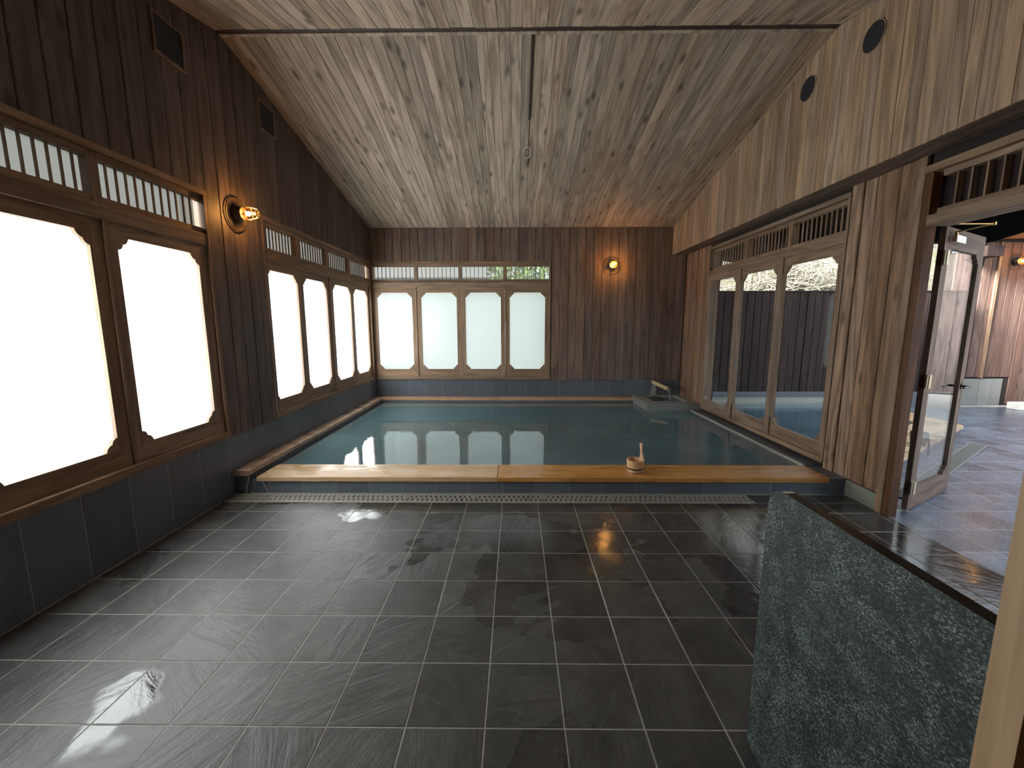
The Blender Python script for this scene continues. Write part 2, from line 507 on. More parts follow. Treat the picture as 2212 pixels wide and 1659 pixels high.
def plank(P, a0, a1, n0, n1, z0, z1a, z1b=None, c=0.005, z0b=None):
    if z1b is None: z1b = z1a
    if z0b is None: z0b = z0
    prof = [(a0, n0), (a0, n1 - c), (a0 + c, n1), (a1 - c, n1), (a1, n1 - c), (a1, n0)]
    t = lambda a: (a - a0) / (a1 - a0)
    r0 = [P(a, n, z0 + (z0b - z0) * t(a)) for a, n in prof]
    r1 = [P(a, n, z1a + (z1b - z1a) * t(a)) for a, n in prof]
    return MB().loft([r0, r1])
def tilebox(P, a0, a1, n0, n1, z0, z1, c=0.003):
    """chamfered tile on a wall mapping"""
    r = []
    for n, k in ((n0, 0), (n1 - c, 0), (n1, c)):
        r.append([P(a0 + k, n, z0 + k), P(a1 - k, n, z0 + k), P(a1 - k, n, z1 - k), P(a0 + k, n, z1 - k)])
    return MB().loft(r)

SL = 0.2314
RIDGE_Y, RIDGE_Z = 0.68, 3.95
def zc(y): return RIDGE_Z - abs(y - RIDGE_Y) * SL

# ---------------------------------------------------------------- floor
floor = mesh_obj('floor', MB().box((-2.55, YN - 0.15, -0.2), (3.05, 0.180, -0.0012)).box((2.15, 0.181, -0.2), (3.05, 0.40, -0.0012)).box((-2.55, 0.353, -0.2), (2.15, 0.40, -0.0012)), 'grout')
tag(floor, 'dark slate tile floor with pale joints, wet in patches, indoors', 'floor', 'structure')
def floor_tile(x0, x1, y0, y1, parent, mat, src={}, z=0.0):
    g = 0.0022
    w_, d_ = round(x1 - x0, 4), round(y1 - y0, 4)
    key = (w_, d_, mat)
    cx, cy = (x0 + x1) / 2, (y0 + y1) / 2
    zz = z + random.uniform(-0.0003, 0.0003)
    if key not in src:
        mb = MB()
        hx, hy = w_ / 2 - g, d_ / 2 - g
        r = []
        for zq, k in ((-0.014, 0), (-0.002, 0), (0.0, 0.002)):
            r.append([(-hx + k, -hy + k, zq), (hx - k, -hy + k, zq), (hx - k, hy - k, zq), (-hx + k, hy - k, zq)])
        mb.loft(r)
        o = mesh_obj('tile', mb, mat, None, 'local')
        src[key] = o
        place(o, (cx, cy, zz), parent)
    else:
        o = inst(src[key], (cx, cy, zz), parent, 'tile')
    o.rotation_euler = (random.uniform(-1, 1) * 0.0022, random.uniform(-1, 1) * 0.0022, 0)
    return o
xs = [-2.40 + 0.3 * i for i in range(19)] + [3.05]
ys = [-2.85 + 0.0, -2.7] + [-2.4 + 0.3 * i for i in range(9)] + [0.178]
for i in range(len(xs) - 1):
    for j in range(len(ys) - 1):
        floor_tile(xs[i], xs[i + 1], ys[j], ys[j + 1], floor, 'slate')
for i in range(15, 19):                                   # strip beyond the end of the drain
    floor_tile(xs[i], xs[i + 1], 0.178, 0.352, floor, 'slate')

# drain grate
dr = empty('drain_grate', (0, 0.265, 0))
tag(dr, 'long slotted steel drain grate along the foot of the pool step', 'drain')
def grate(x0, x1):
    mb = MB()
    y0, y1, zt, t = 0.182, 0.350, 0.001, 0.004
    x0 += 0.0015; x1 -= 0.0015
    for a, b_ in ((y0, y0 + 0.030), (0.258, 0.274), (y1 - 0.030, y1)):
        mb.box((x0, a, zt - t), (x1, b_, zt))
    pitch = (x1 - x0) / 14
    for row, (a, b_) in enumerate(((y0 + 0.030, 0.258), (0.274, y1 - 0.030))):
        x = x0
        off = pitch * 0.5 if row else pitch * 0.0
        cuts = [x0 + off + pitch * (k + 0.35) for k in range(14)]
        for cx in cuts:
            if cx + 0.011 > x1: break
            mb.box((x, a, zt - t), (cx, b_, zt)); x = cx + 0.011
        mb.box((x, a, zt - t), (x1, b_, zt))
    return mb
gx = [-2.40] + [-2.045 + 0.6 * k for k in range(8)]
for a, b_ in zip(gx[:-1], gx[1:]):
    mesh_obj('grate_panel', grate(a, b_), 'steel', dr)
mesh_obj('channel', MB().box((-2.40, 0.181, -0.07), (2.15, 0.352, -0.05)), 'black', dr)

# ---------------------------------------------------------------- wall_left
def wall_tiles(parent, P, a0, a1, start, pitch, z0, z1, n1=0.0, mat='walltile', skip=None):
    a = start
    while a < a1 - 1e-4:
        b_ = a + pitch
        lo, hi = max(a, a0), min(b_, a1)
        if hi - lo > 0.02:
            mesh_obj('tile', tilebox(P, lo + 0.0022, hi - 0.0022, n1 - 0.012, n1, z0, z1), mat, parent)
        a = b_

W1 = (-2.27, 0.345)       # near window, along y
W2 = (1.06, 4.10)
wl = MB()
wl.box((-2.62, YN - 0.15, -0.2), (XL - 0.012, YB + 0.2, 0.53))
for a, b_ in ((YN - 0.15, W1[0]), (W1[1], W2[0]), (W2[1], YB + 0.2)):
    wl.box((-2.62, a, 0.53), (XL - 0.006, b_, 2.575))
for a, b_, z1, z2 in ((YN - 0.15, RIDGE_Y, zc(YN - 0.15), RIDGE_Z), (RIDGE_Y, YB + 0.2, RIDGE_Z, zc(YB + 0.2))):
    wl.loft([[(x, a, 2.575), (x, b_, 2.575), (x, b_, z2 + 0.02), (x, a, z1 + 0.02)] for x in (-2.62, XL - 0.006)])
wall_left = mesh_obj('wall_left', wl, 'dark')
tag(wall_left, 'dark board-clad left wall over a grey stone tile base', 'wall', 'structure')
mesh_obj('grout_bed', MB().box((XL - 0.011, YN, 0), (XL - 0.0018, YB, 0.528)), 'grout_dark', wall_left)
wall_tiles(wall_left, PL, YN, YB, -3.0, 0.3, 0.0, 0.53)
def zspan(y0, y1, ztop):
    return ztop(y0), ztop(y1)
bw = 0.157
y = 0.345 - bw * 21
while y < YB - 0.005:
    a, b_ = max(y, YN), min(y + bw, YB)
    if b_ - a > 0.02:
        mid = (a + b_) / 2
        lowfull = (W1[1] - 0.01 < mid < W2[0] + 0.01) or mid < W1[0]
        z0 = 0.525 if lowfull else 2.575
        t = 0.012 + random.uniform(0, 0.004)
        g = 0.0025
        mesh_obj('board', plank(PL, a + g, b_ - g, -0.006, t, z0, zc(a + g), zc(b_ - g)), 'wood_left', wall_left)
    y += bw

# ---------------------------------------------------------------- wall_back
WB = (-2.41, 0.72)
wb = MB()
wb.box((-2.62, YB + 0.012, -0.2), (3.2, YB + 0.2, 0.53))
wb.box((WB[1], YB + 0.006, 0.53), (3.2, YB + 0.2, 2.575))
wb.box((-2.62, YB + 0.006, 2.575), (3.2, YB + 0.2, 3.2))
wall_back = mesh_obj('wall_back', wb, 'dark')
tag(wall_back, 'brown board-clad back wall behind the pool, tiled below', 'wall', 'structure')
mesh_obj('grout_bed', MB().box((XL, YB + 0.0018, 0), (3.05, YB + 0.011, 0.528)), 'grout_dark', wall_back)
wall_tiles(wall_back, PB, XL, 3.05, -2.409, 0.3, 0.19, 0.527)
bw = 0.1437
x = 0.735 - bw * 22
i = 0
while x < 3.05 - 0.01:
    a, b_ = max(x, XL), min(x + bw, 3.05)
    if b_ - a > 0.02:
        z0 = 0.522 if (a + b_) / 2 > WB[1] else 2.575
        t = 0.012 + (0.006 if i % 2 else 0.0) + random.uniform(0, 0.003)
        mesh_obj('board', plank(PB, a + 0.002, b_ - 0.002, -0.006, t, z0, 3.14 if False else zc(YB) + 0.0), 'wood_z', wall_back)
    x += bw; i += 1

# ---------------------------------------------------------------- wall_right (lower part) and bulkhead
WR = (0.66, 3.30)
DR = (-0.98, -0.005)      # door opening along y
wr = MB()
def wrbox(y0, y1, z0, z1, x1=3.22): wr.box((XR + 0.006, y0, z0), (x1, y1, z1))
wrbox(WR[1], YB, 0.0, 2.75); wrbox(DR[1] - 0.02, WR[0], 0.0, 2.75, 3.095); wrbox(YN - 0.15, DR[0], 0.0, 2.75)
wrbox(WR[0], WR[1], 0.0, 0.19); wrbox(WR[0], WR[1], 2.64, 2.75); wrbox(DR[0], DR[1], 2.60, 2.75)
wall_right = mesh_obj('wall_right', wr, 'dark')
tag(wall_right, 'brown board-clad right wall between glazed screen and doorway', 'wall', 'structure')
edges = [(3.30, 3.39), (3.39, 3.50), (3.50, 3.60), (3.60, 3.71), (3.71, 3.82), (3.82, 3.93), (3.93, 4.04), (4.04, 4.17),
         (0.535, 0.655), (0.41, 0.535), (0.342, 0.41), (0.200, 0.342), (0.062, 0.200)]
yy = DR[0]
while yy > YN:
    edges.append((max(yy - 0.15, YN), yy)); yy -= 0.15
for k, (a, b_) in enumerate(edges):
    t = random.choice((0.004, 0.010, 0.016))
    if b_ < 0: t = 0.01
    z0 = 0.19 if a > 3 else (0.15 if a > 0 else 0.0)
    if a > 3.2: z0 = 0.20
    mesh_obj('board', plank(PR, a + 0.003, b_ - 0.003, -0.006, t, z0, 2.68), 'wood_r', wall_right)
mesh_obj('corner_post', plank(PR, -0.005, 0.060, -0.02, 0.022, 0.0, 2.68), 'frame_z', wall_right)
bb = mesh_obj('baseboard_right', tilebox(PR, 0.012, 0.43, 0.0, 0.020, 0.0, 0.142, 0.004), 'kick')
tag(bb, 'grey green stone kick plate under the boards beside the doorway', 'baseboard', 'structure')

# bulkhead (boxed-in upper wall)
XS = 2.79
bk = MB()
for a, b_, z1, z2 in ((YN - 0.15, RIDGE_Y, zc(YN - 0.15), RIDGE_Z), (RIDGE_Y, YB, RIDGE_Z, zc(YB))):
    bk.loft([[(x_, a, 2.70), (x_, b_, 2.70), (x_, b_, z2 + 0.02), (x_, a, z1 + 0.02)] for x_ in (XS + 0.02, 3.22)])
trim1 = mesh_obj('trim_1', bk, 'dark')
tag(trim1, 'boarded bulkhead overhanging the right wall up to the ceiling', 'bulkhead', 'structure')
PS = lambda a, n, z: (XS + 0.012 - n, a, z)
bw = 0.092
y = YN
while y < YB - 0.005:
    a, b_ = y, min(y + bw, YB)
    if b_ - a > 0.01:
        t = 0.010 + random.uniform(0, 0.003)
        mesh_obj('board', plank(PS, a + 0.0008, b_ - 0.0008, -0.01, t, 2.675, zc(a), zc(b_), c=0.002), 'wood_soffit', trim1)
    y += bw
for a, b_ in ((YN, -1.2), (-1.2, 0.9), (0.9, 2.6), (2.6, YB)):
    for x0_, x1_ in ((2.803, 2.885), (2.887, 2.968), (2.970, 3.045)):
        mesh_obj('underside_board', MB().box((x0_, a + 0.001, 2.68), (x1_, b_ - 0.001, 2.70)), 'wood_y', trim1)

# ---------------------------------------------------------------- ceiling
ce = MB()
for y0_, y1_ in ((YN - 0.3, RIDGE_Y), (RIDGE_Y, YB + 0.35)):
    ce.loft([[(x_, y0_, zc(y0_) + 0.02), (x_, y1_, zc(y1_) + 0.02), (x_, y1_, zc(y1_) + 0.16), (x_, y0_, zc(y0_) + 0.16)] for x_ in (-2.75, 3.6)])
ceiling = mesh_obj('ceiling', ce, 'dark')
tag(ceiling, 'sloping ceiling of narrow weathered boards meeting at a ridge', 'ceiling', 'structure')
bw = 0.1
x = XL - 0.02
while x < XS + 0.02:
    a, b_ = x, min(x + bw, XS + 0.03)
    for y0_, y1_ in ((RIDGE_Y + 0.045, YB + 0.003), (YN, RIDGE_Y - 0.03)):
        t = 0.012 + random.uniform(0, 0.004)
        g, c = 0.001, 0.003
        prof = [(a + g, 0.02), (a + g, -t + c + 0.010), (a + g + c, -t + 0.010), (b_ - g - c, -t + 0.010), (b_ - g, -t + c + 0.010), (b_ - g, 0.02)]
        mb = MB().loft([[(px, yq, zc(yq) + pz) for px, pz in prof] for yq in (y0_, y1_)])
        mesh_obj('board', mb, 'wood_ceil', ceiling)
    x += bw
rs = mesh_obj('trim_2', MB().box((XL, RIDGE_Y - 0.032, RIDGE_Z - 0.012), (XS, RIDGE_Y + 0.008, RIDGE_Z + 0.01)), 'ridge')
tag(rs, 'dark strip running along the ceiling ridge', 'trim', 'structure')
mesh_obj('ridge_batten', MB().box((XL, RIDGE_Y + 0.008, RIDGE_Z - 0.020), (XS, RIDGE_Y + 0.046, RIDGE_Z + 0.0)), 'wood_ceil', rs)

# ---------------------------------------------------------------- windows
CORNER = [(0, .080), (.013, .078), (.027, .069), (.035, .056), (.038, .043), (.051, .040), (.064, .031), (.074, .017), (.080, 0)]
def scallop(a0, a1, z0, z1, k=1.0):
    out = []
    C = [(u * k, v * k) for u, v in CORNER]
    out += [(a0 + u, z0 + v) for u, v in C]                    # bottom-left, going to bottom edge
    out += [(a1 - u, z0 + v) for u, v in reversed(C)]
    out += [(a1 - u, z1 - v) for u, v in C]
    out += [(a0 + u, z1 - v) for u, v in reversed(C)]
    return out
def sash_mesh(P, oa0, oa1, oz0, oz1, pa0, pa1, pz0, pz1, n0, n1, k=1.0):
    outer = [(oa0, oz0), (oa1, oz0), (oa1, oz1), (oa0, oz1)]
    inner = scallop(pa0, pa1, pz0, pz1, k)
    allp = outer + inner
    tris = tessellate_polygon([[Vector((u, v, 0)) for u, v in outer], [Vector((u, v, 0)) for u, v in inner]])
    mb = MB()
    L = len(allp)
    vs = [P(a, n1, z) for a, z in allp] + [P(a, n0, z) for a, z in allp]
    def mi(idx):
        ca = sum(allp[i % L][0] for i in idx) / len(idx); cz = sum(allp[i % L][1] for i in idx) / len(idx)
        return 1 if (pa0 < ca < pa1) and (cz < pz0 + 0.02 or cz > pz1 - 0.02) else 0
    k0 = len(mb.v); mb.v += vs
    for t in tris:
        mb.f.append([t[0], t[1], t[2]]); mb.m.append(mi(t))
        mb.f.append([t[2] + L, t[1] + L, t[0] + L]); mb.m.append(mi(t))
    for s0, cnt in ((0, 4), (4, len(inner))):
        for i in range(cnt):
            a, b_ = s0 + i, s0 + (i + 1) % cnt
            mb.f.append([a, b_, b_ + L, a + L]); mb.m.append(mi((a, b_)))
    return mb
def pane_mesh(P, a0, a1, n0, n1, z0, z1, two=False):
    """glass slab; with two=True the room-side face takes slot 0 and the rest slot 1"""
    mb = MB()
    c = [P(a0, n1, z0), P(a1, n1, z0), P(a1, n1, z1), P(a0, n1, z1), P(a0, n0, z0), P(a1, n0, z0), P(a1, n0, z1), P(a0, n0, z1)]
    mb.add(c, [(0, 1, 2, 3)], 0)
    mb.v = c
    fs = [(4, 5, 6, 7), (0, 1, 5, 4), (1, 2, 6, 5), (2, 3, 7, 6), (3, 0, 4, 7)]
    for f in fs:
        mb.f.append(list(f)); mb.m.append(1 if two else 0)
    return mb

def make_window(name, label, P, horiz, a0, a1, panes, zs, mull, nslat, frosted=True, recess=0.03, stagger=0.012, stile=None, wide=None, mv='frame_z', tglass='ripple'):
    """zs: dict sill0,sill1,pane0,pane1,sash1,lint1,tr0,tr1,head0,head1"""
    root = empty(name, P((a0 + a1) / 2, 0, zs['sill0']))
    tag(root, label, 'window', 'structure')
    f = 0.030
    nb = -0.14
    mesh_obj('sill', bx(P, a0, a1, nb, 0.020, zs['sill0'], zs['sill1']), horiz, root)
    mesh_obj('head', bx(P, a0, a1, nb, 0.020, zs['head0'], zs['head1']), horiz, root)
    for q in (a0, a1 - f):
        mesh_obj('jamb', bx(P, q, q + f, nb, 0.016, zs['sill1'], zs['head0']), mv, root)
    mesh_obj('lintel', bx(P, a0 + f, a1 - f, nb, 0.008, zs['sash1'], zs['lint1']), horiz, root)
    nt0 = -recess - 0.012
    mesh_obj('transom_rail', bx(P, a0 + f, a1 - f, nt0 - 0.03, nt0 + 0.022, zs['lint1'], zs['tr0']), horiz, root)
    mesh_obj('transom_rail', bx(P, a0 + f, a1 - f, nt0 - 0.03, nt0 + 0.022, zs['tr1'], zs['head0']), horiz, root)
    cuts = [a0 + f] + list(mull) + [a1 - f]
    mw = 0.032
    for m_ in mull:
        mesh_obj('mullion', bx(P, m_ - mw, m_ + mw, nt0 - 0.032, nt0 + 0.024, zs['lint1'], zs['head0']), mv, root)
    for i in range(len(cuts) - 1):
        l = cuts[i] + (mw if i else 0.012); r = cuts[i + 1] - (mw if i < len(cuts) - 2 else 0.012)
        for k in range(nslat):
            q = l + (r - l) * (k + 1) / (nslat + 1)
            mesh_obj('slat', bx(P, q - 0.0048, q + 0.0048, nt0 - 0.006, nt0 + 0.006, zs['tr0'], zs['tr1']), mv, root)
        mesh_obj('transom_pane', pane_mesh(P, l, r, nt0 - 0.030, nt0 - 0.026, zs['tr0'], zs['tr1']), tglass if frosted else 'clear', root)
    for i, (p0, p1) in enumerate(panes):
        s0 = (panes[i - 1][1] + p0) / 2 if i else a0 + f
        s1 = (p1 + panes[i + 1][0]) / 2 if i < len(panes) - 1 else a1 - f
        off = stagger * (i % 2)
        n1, n0 = -0.004 - off, -0.034 - off
        if stile is not None:
            s0, s1 = stile[i]; off = wide[i]; n1, n0 = -off, -off - 0.035
        sm = sash_mesh(P, s0 + 0.001, s1 - 0.001, zs['sill1'], zs['sash1'], p0, p1, zs['pane0'], zs['pane1'], n0, n1, 1.0)
        so = mesh_obj('sash', sm, [mv, horiz], root)
        e = 0.012
        ng = n0 + 0.006
        pm = pane_mesh(P, p0 - e, p1 + e, ng - 0.005, ng, zs['pane0'] - e, zs['pane1'] + e, frosted)
        mesh_obj('pane', pm, ['frost', 'backclear'] if frosted else ['clear'], so)
    return root
ZL = dict(sill0=0.530, sill1=0.585, pane0=0.712, pane1=2.058, sash1=2.145, lint1=2.235, tr0=2.283, tr1=2.498, head0=2.535, head1=2.577)
make_window('window_1', 'big frosted window nearest on the left wall, scalloped pane corners, slatted transom', PL, 'frame_y',
            W1[0], W1[1], [(-2.135, -1.460), (-1.300, -0.622), (-0.458, 0.217)], ZL, [-1.373, -0.534], 11, tglass='ripple_dimmed')
make_window('window_2', 'row of four frosted panes beside the pool on the left wall', PL, 'frame_y',
            W2[0], W2[1], [(1.102, 1.712), (1.866, 2.474), (2.642, 3.250), (3.405, 4.000)], ZL, [1.800, 2.557, 3.293], 10, tglass='ripple_dimmed')
ZB = dict(ZL)
make_window('window_3', 'row of four bluish frosted panes in the back wall', PB, 'frame_x',
            WB[0], WB[1], [(-2.327, -1.708), (-1.556, -0.927), (-0.774, -0.150), (0.002, 0.626)], ZB, [-1.631, -0.856, -0.078], 9)
ZR = dict(sill0=0.190, sill1=0.238, pane0=0.362, pane1=2.130, sash1=2.215, lint1=2.295, tr0=2.340, tr1=2.560, head0=2.600, head1=2.640)
make_window('window_4', 'three clear glazed wooden screens on the right looking to the outdoor bath', PR, 'frame_y',
            WR[0], WR[1], [(0.765, 1.535), (1.625, 2.355), (2.455, 3.200)], ZR, [1.523, 2.377], 11, frosted=False,
            recess=0.045, stile=[(0.69, 1.625), (1.535, 2.455), (2.355, 3.27)], wide=[0.012, -0.010, -0.030])

# ---------------------------------------------------------------- door_1: frame of the outside doorway; door_2: the open leaf
d1 = empty('door_1', (XR, -0.5, 0))
tag(d1, 'tall wooden door frame with slatted transom at the right, door standing open', 'door frame', 'structure')
DF = lambda a0, a1, n0, n1, z0, z1, nm, mt: mesh_obj(nm, bx(PR, a0, a1, n0, n1, z0, z1), mt, d1)
DF(-0.060, -0.005, -0.055, 0.012, 0.0, 2.60, 'jamb', 'jamb_red')
DF(-0.98, -0.925, -0.165, 0.012, 0.0, 2.60, 'jamb', 'jamb_red')
DF(-0.98, 0.0, -0.165, 0.026, 2.555, 2.605, 'head', 'frame_y')
DF(-0.925, -0.06, -0.15, 0.020, 2.190, 2.262, 'lintel', 'frame_y')
DF(-0.925, -0.085, -0.085, -0.020, 2.262, 2.305, 'transom_rail', 'frame_y')
DF(-0.925, -0.100, -0.085, -0.020, 2.515, 2.555, 'transom_rail', 'frame_y')
for k in range(9):
    q = -0.18 - 0.09 * k
    DF(q - 0.006, q + 0.006, -0.075, -0.035, 2.305, 2.515, 'slat', 'frame_z')
DF(-0.925, -0.06, -0.084, -0.079, 2.300, 2.520, 'transom_backing', 'fence')

hinge = Vector((3.262, 0.045, 0.012))
ang = math.atan2(0.425, 0.76)
d2 = bpy.data.objects.new('door_2', None); COL.objects.link(d2)
place(d2, hinge); d2.rotation_euler = (0, 0, ang)
tag(d2, 'glazed wooden door swung open onto the terrace, black lever handle', 'door', 'structure')
PLEAF = lambda a, n, z: (a, -n, z)
LW, LH = 0.86, 2.200
leaf = sash_mesh(PLEAF, 0.0, LW, 0.0, LH, 0.105, LW - 0.095, 0.175, LH - 0.15, -0.018, 0.018, 0.9)
def local(name, mb, mats, parent, smooth=False):
    me = mesh_obj(name, mb, mats, None, 'local', smooth)
    me.parent = parent; me.location = (0, 0, 0)
    return me
local('leaf_frame', leaf, ['wood_z', 'wood_x'], d2)  # darker wood than the frames, backlit shade put into the colour
local('pane', MB().box((0.095, -0.003, 0.165), (LW - 0.085, 0.003, LH - 0.14)), 'clear', d2)
for z_ in (0.14, 1.00, 1.92):
    mb = MB().box((-0.012, -0.045, z_), (0.030, -0.019, z_ + 0.105)).tube([(-0.014, -0.030, z_), (-0.014, -0.030, z_ + 0.105)], 0.008, 8)
    local('hinge', mb, 'hingemetal', d2)
mb = MB().tube([(LW - 0.045, -0.075, 0.955), (LW - 0.045, 0.075, 0.955)], 0.010, 8)
for s_ in (-1, 1):
    mb.tube([(LW - 0.045, s_ * 0.066, 0.955), (LW - 0.11, s_ * 0.070, 0.957), (LW - 0.175, s_ * 0.066, 0.952)], [0.011, 0.010, 0.007], 8)
    mb.lathe((LW - 0.045, 0, 0.955), (0, s_, 0), [(0.026, 0.018), (0.026, 0.026), (0.012, 0.028)], 14)
local('lever_handle', mb, 'blacksteel', d2, True)
mb = MB().box((0.075, -0.060, LH - 0.110), (0.255, -0.019, LH - 0.062)).box((0.065, -0.052, LH - 0.104), (0.265, -0.019, LH - 0.068))
local('closer_body', mb, 'chrome', d2)
mb = MB().tube([(0.12, -0.040, LH - 0.062), (0.12, -0.040, LH - 0.030)], 0.010, 8).tube([(0.12, -0.040, LH - 0.034), (0.11, -0.225, LH - 0.014)], 0.006, 8).tube([(0.11, -0.225, LH - 0.014), (-0.13, -0.06, LH - 0.008)], 0.006, 8).lathe((0.11, -0.225, LH - 0.024), (0, 0, 1), [(0.012, 0), (0.012, 0.02)], 10)
local('closer_arm', mb, 'brass', d2)

# near post of the doorway the camera stands in
d3 = empty('door_3', (0.56, YN, 0))
tag(d3, 'wooden door post at the right edge, closest to the viewer, lit face coloured pale', 'door frame', 'structure')
mesh_obj('post', MB().box((0.556, -2.832, 0), (0.66, -2.802, 2.2)), 'post_lit', d3)  # face lit from the room, coloured pale
mesh_obj('post_shaded', MB().box((0.572, -2.975, 0), (0.66, -2.833, 2.2)), 'wood_r', d3)  # shaded near face of the same post, given a darker wood
mesh_obj('post', MB().box((-0.62, -2.975, 0), (-0.556, -2.802, 2.2)), 'post_lit', d3)
mesh_obj('lintel', MB().box((-0.62, -2.975, 2.2), (0.66, -2.802, 2.3)), 'wood_x', d3)
wn_ = MB()
wn_.box((-2.62, YN - 0.15, -0.01), (-0.62, YN, 3.2)); wn_.box((0.66, YN - 0.15, -0.01), (3.22, YN, 3.2)); wn_.box((-0.62, YN - 0.15, 2.3), (0.66, YN, 3.2))
wall_near = mesh_obj('wall_near', wn_, 'wood_z')
tag(wall_near, 'board wall behind the viewer holding the entrance', 'wall', 'structure')
co = MB()
co.box((-1.6, -5.6, -0.05), (1.6, YN - 0.15, 0.0)); co.box((-1.6, -5.6, 2.4), (1.6, YN - 0.15, 2.5))
co.box((-1.7, -5.6, 0), (-1.6, YN - 0.15, 2.4)); co.box((1.6, -5.6, 0), (1.7, YN - 0.15, 2.4)); co.box((-1.7, -5.7, 0), (1.7, -5.6, 2.4))
mesh_obj('added_lobby', co, 'plaster', wall_near)  # closed box added behind the doorway to keep sky light out

# ---------------------------------------------------------------- pool
ZW = 0.138
pool = empty('pool', (0.3, 2.2, 0))
tag(pool, 'indoor hot spring pool of milky teal water with pale wooden edge', 'pool')
pb = MB()
pb.box((-2.205, 0.377, -0.02), (3.04, 0.70, 0.116))                    # front step core
pb.box((XL, 0.37, -0.02), (-2.285, 4.17, 0.172))                       # left ledge core
pb.box((-2.285, 0.39, -0.02), (-2.195, 4.05, 0.118))
pb.box((-2.27, 4.055, -0.02), (2.19, 4.172, 0.164))
pb.box((2.905, 0.70, -0.02), (3.05, 3.30, 0.150))
mesh_obj('grout_bed', pb, 'grout_dark', pool)
PF = lambda a, n, z: (a, 0.387 - n, z)
wall_tiles(pool, PF, -2.26, 3.045, -2.409 + 0.003, 0.3, 0.001, 0.1165, 0.012)
PLE = lambda a, n, z: (-2.285 + n, a, z)
wall_tiles(pool, PLE, 0.37, 4.05, 0.09, 0.3, 0.119, 0.172, 0.012)
PBE = lambda a, n, z: (a, 4.065 - n, z)
wall_tiles(pool, PBE, -2.27, 2.19, -2.409, 0.3, 0.05, 0.163, 0.012)
mesh_obj('end_tile', MB().box((XL + 0.002, 0.358, 0.0), (-2.285, 0.372, 0.172)), 'walltile', pool)
mesh_obj('gutter_tile', MB().box((-2.272, 0.40, 0.112), (-2.205, 4.05, 0.120)), 'walltile', pool)
mesh_obj('caulk_line', MB().tube([(-2.275, 0.356, 0.17), (-2.282, 0.352, 0.11), (-2.300, 0.350, 0.05), (-2.305, 0.350, 0.0)], 0.004, 6), 'caulk', pool)
mesh_obj('caulk_line', MB().tube([(-2.170, 0.372, 0.115), (-2.150, 0.370, 0.07), (-2.125, 0.370, 0.02), (-2.120, 0.370, 0.0)], 0.004, 6), 'caulk', pool)
def beam(x0, x1, y0, y1, z0, z1, c=0.005):
    r = [[(x0, y0, z0), (x1, y0, z0), (x1, y1, z0), (x0, y1, z0)], [(x0, y0, z1 - c), (x1, y0, z1 - c), (x1, y1, z1 - c), (x0, y1, z1 - c)],
         [(x0 + c, y0 + c, z1), (x1 - c, y0 + c, z1), (x1 - c, y1 - c, z1), (x0 + c, y1 - c, z1)]]
    return MB().loft(r)
for a, b_, mt in ((-2.205, -0.05, 'hinoki_x'), (-0.048, 2.885, 'hinoki_wet')):
    mesh_obj('coping_board', beam(a, b_, 0.353, 0.690, 0.1172, 0.159), mt, pool)
# left and back rails, mitred at the corner
zr0, zr1, c = 0.173, 0.215, 0.004
def rail(prof_pts0, prof_pts1):
    return MB().loft([prof_pts0, prof_pts1])
xo, xi, yo, yi = -2.405, -2.268, 4.176, 4.048
def rs_(pt):  # cross-section: outer/inner rail lines at bottom and top
    return pt
mesh_obj('rail_board', MB().loft([[(xo, 0.338, zr0), (xi, 0.338, zr0), (xi, 0.338, zr1 - c), (xi - c, 0.338, zr1), (xo, 0.338, zr1)],
                            [(xo, yo, zr0), (xi, yi, zr0), (xi, yi, zr1 - c), (xi - c, yi + c, zr1), (xo, yo, zr1)]]), 'rail_y', pool)
mesh_obj('rail_board', MB().loft([[(xo, yo, zr0 - 0.006), (xi, yi, zr0 - 0.006), (xi, yi, zr1 - c), (xi - c, yi + c, zr1), (xo, yo, zr1)],
                            [(2.188, yo, zr0 - 0.006), (2.188, yi, zr0 - 0.006), (2.188, yi, zr1 - c), (2.188, yi + c, zr1), (2.188, yo, zr1)]]), 'rail_x', pool)
# right curb
mesh_obj('curb', MB().box((2.905, 0.69, 0.150), (3.048, 3.285, 0.158)), 'walltile', pool)
mesh_obj('curb_nosing', beam(2.885, 2.907, 0.692, 3.285, 0.10, 0.160, 0.003), 'curb', pool)
mesh_obj('curb_riser', MB().box((2.89, 0.36, 0.0), (3.045, 0.70, 0.150)), 'walltile', pool)
# water: fine grid sheet with depth
wt = MB()
wp = [(-2.206, 0.60), (2.895, 0.60), (2.895, 3.296), (2.196, 3.296), (2.196, 4.056), (-2.206, 4.056)]
wt.loft([[(a, b_, z_) for a, b_ in wp] for z_ in (-0.6, ZW)])
mesh_obj('water', wt, 'water', pool)

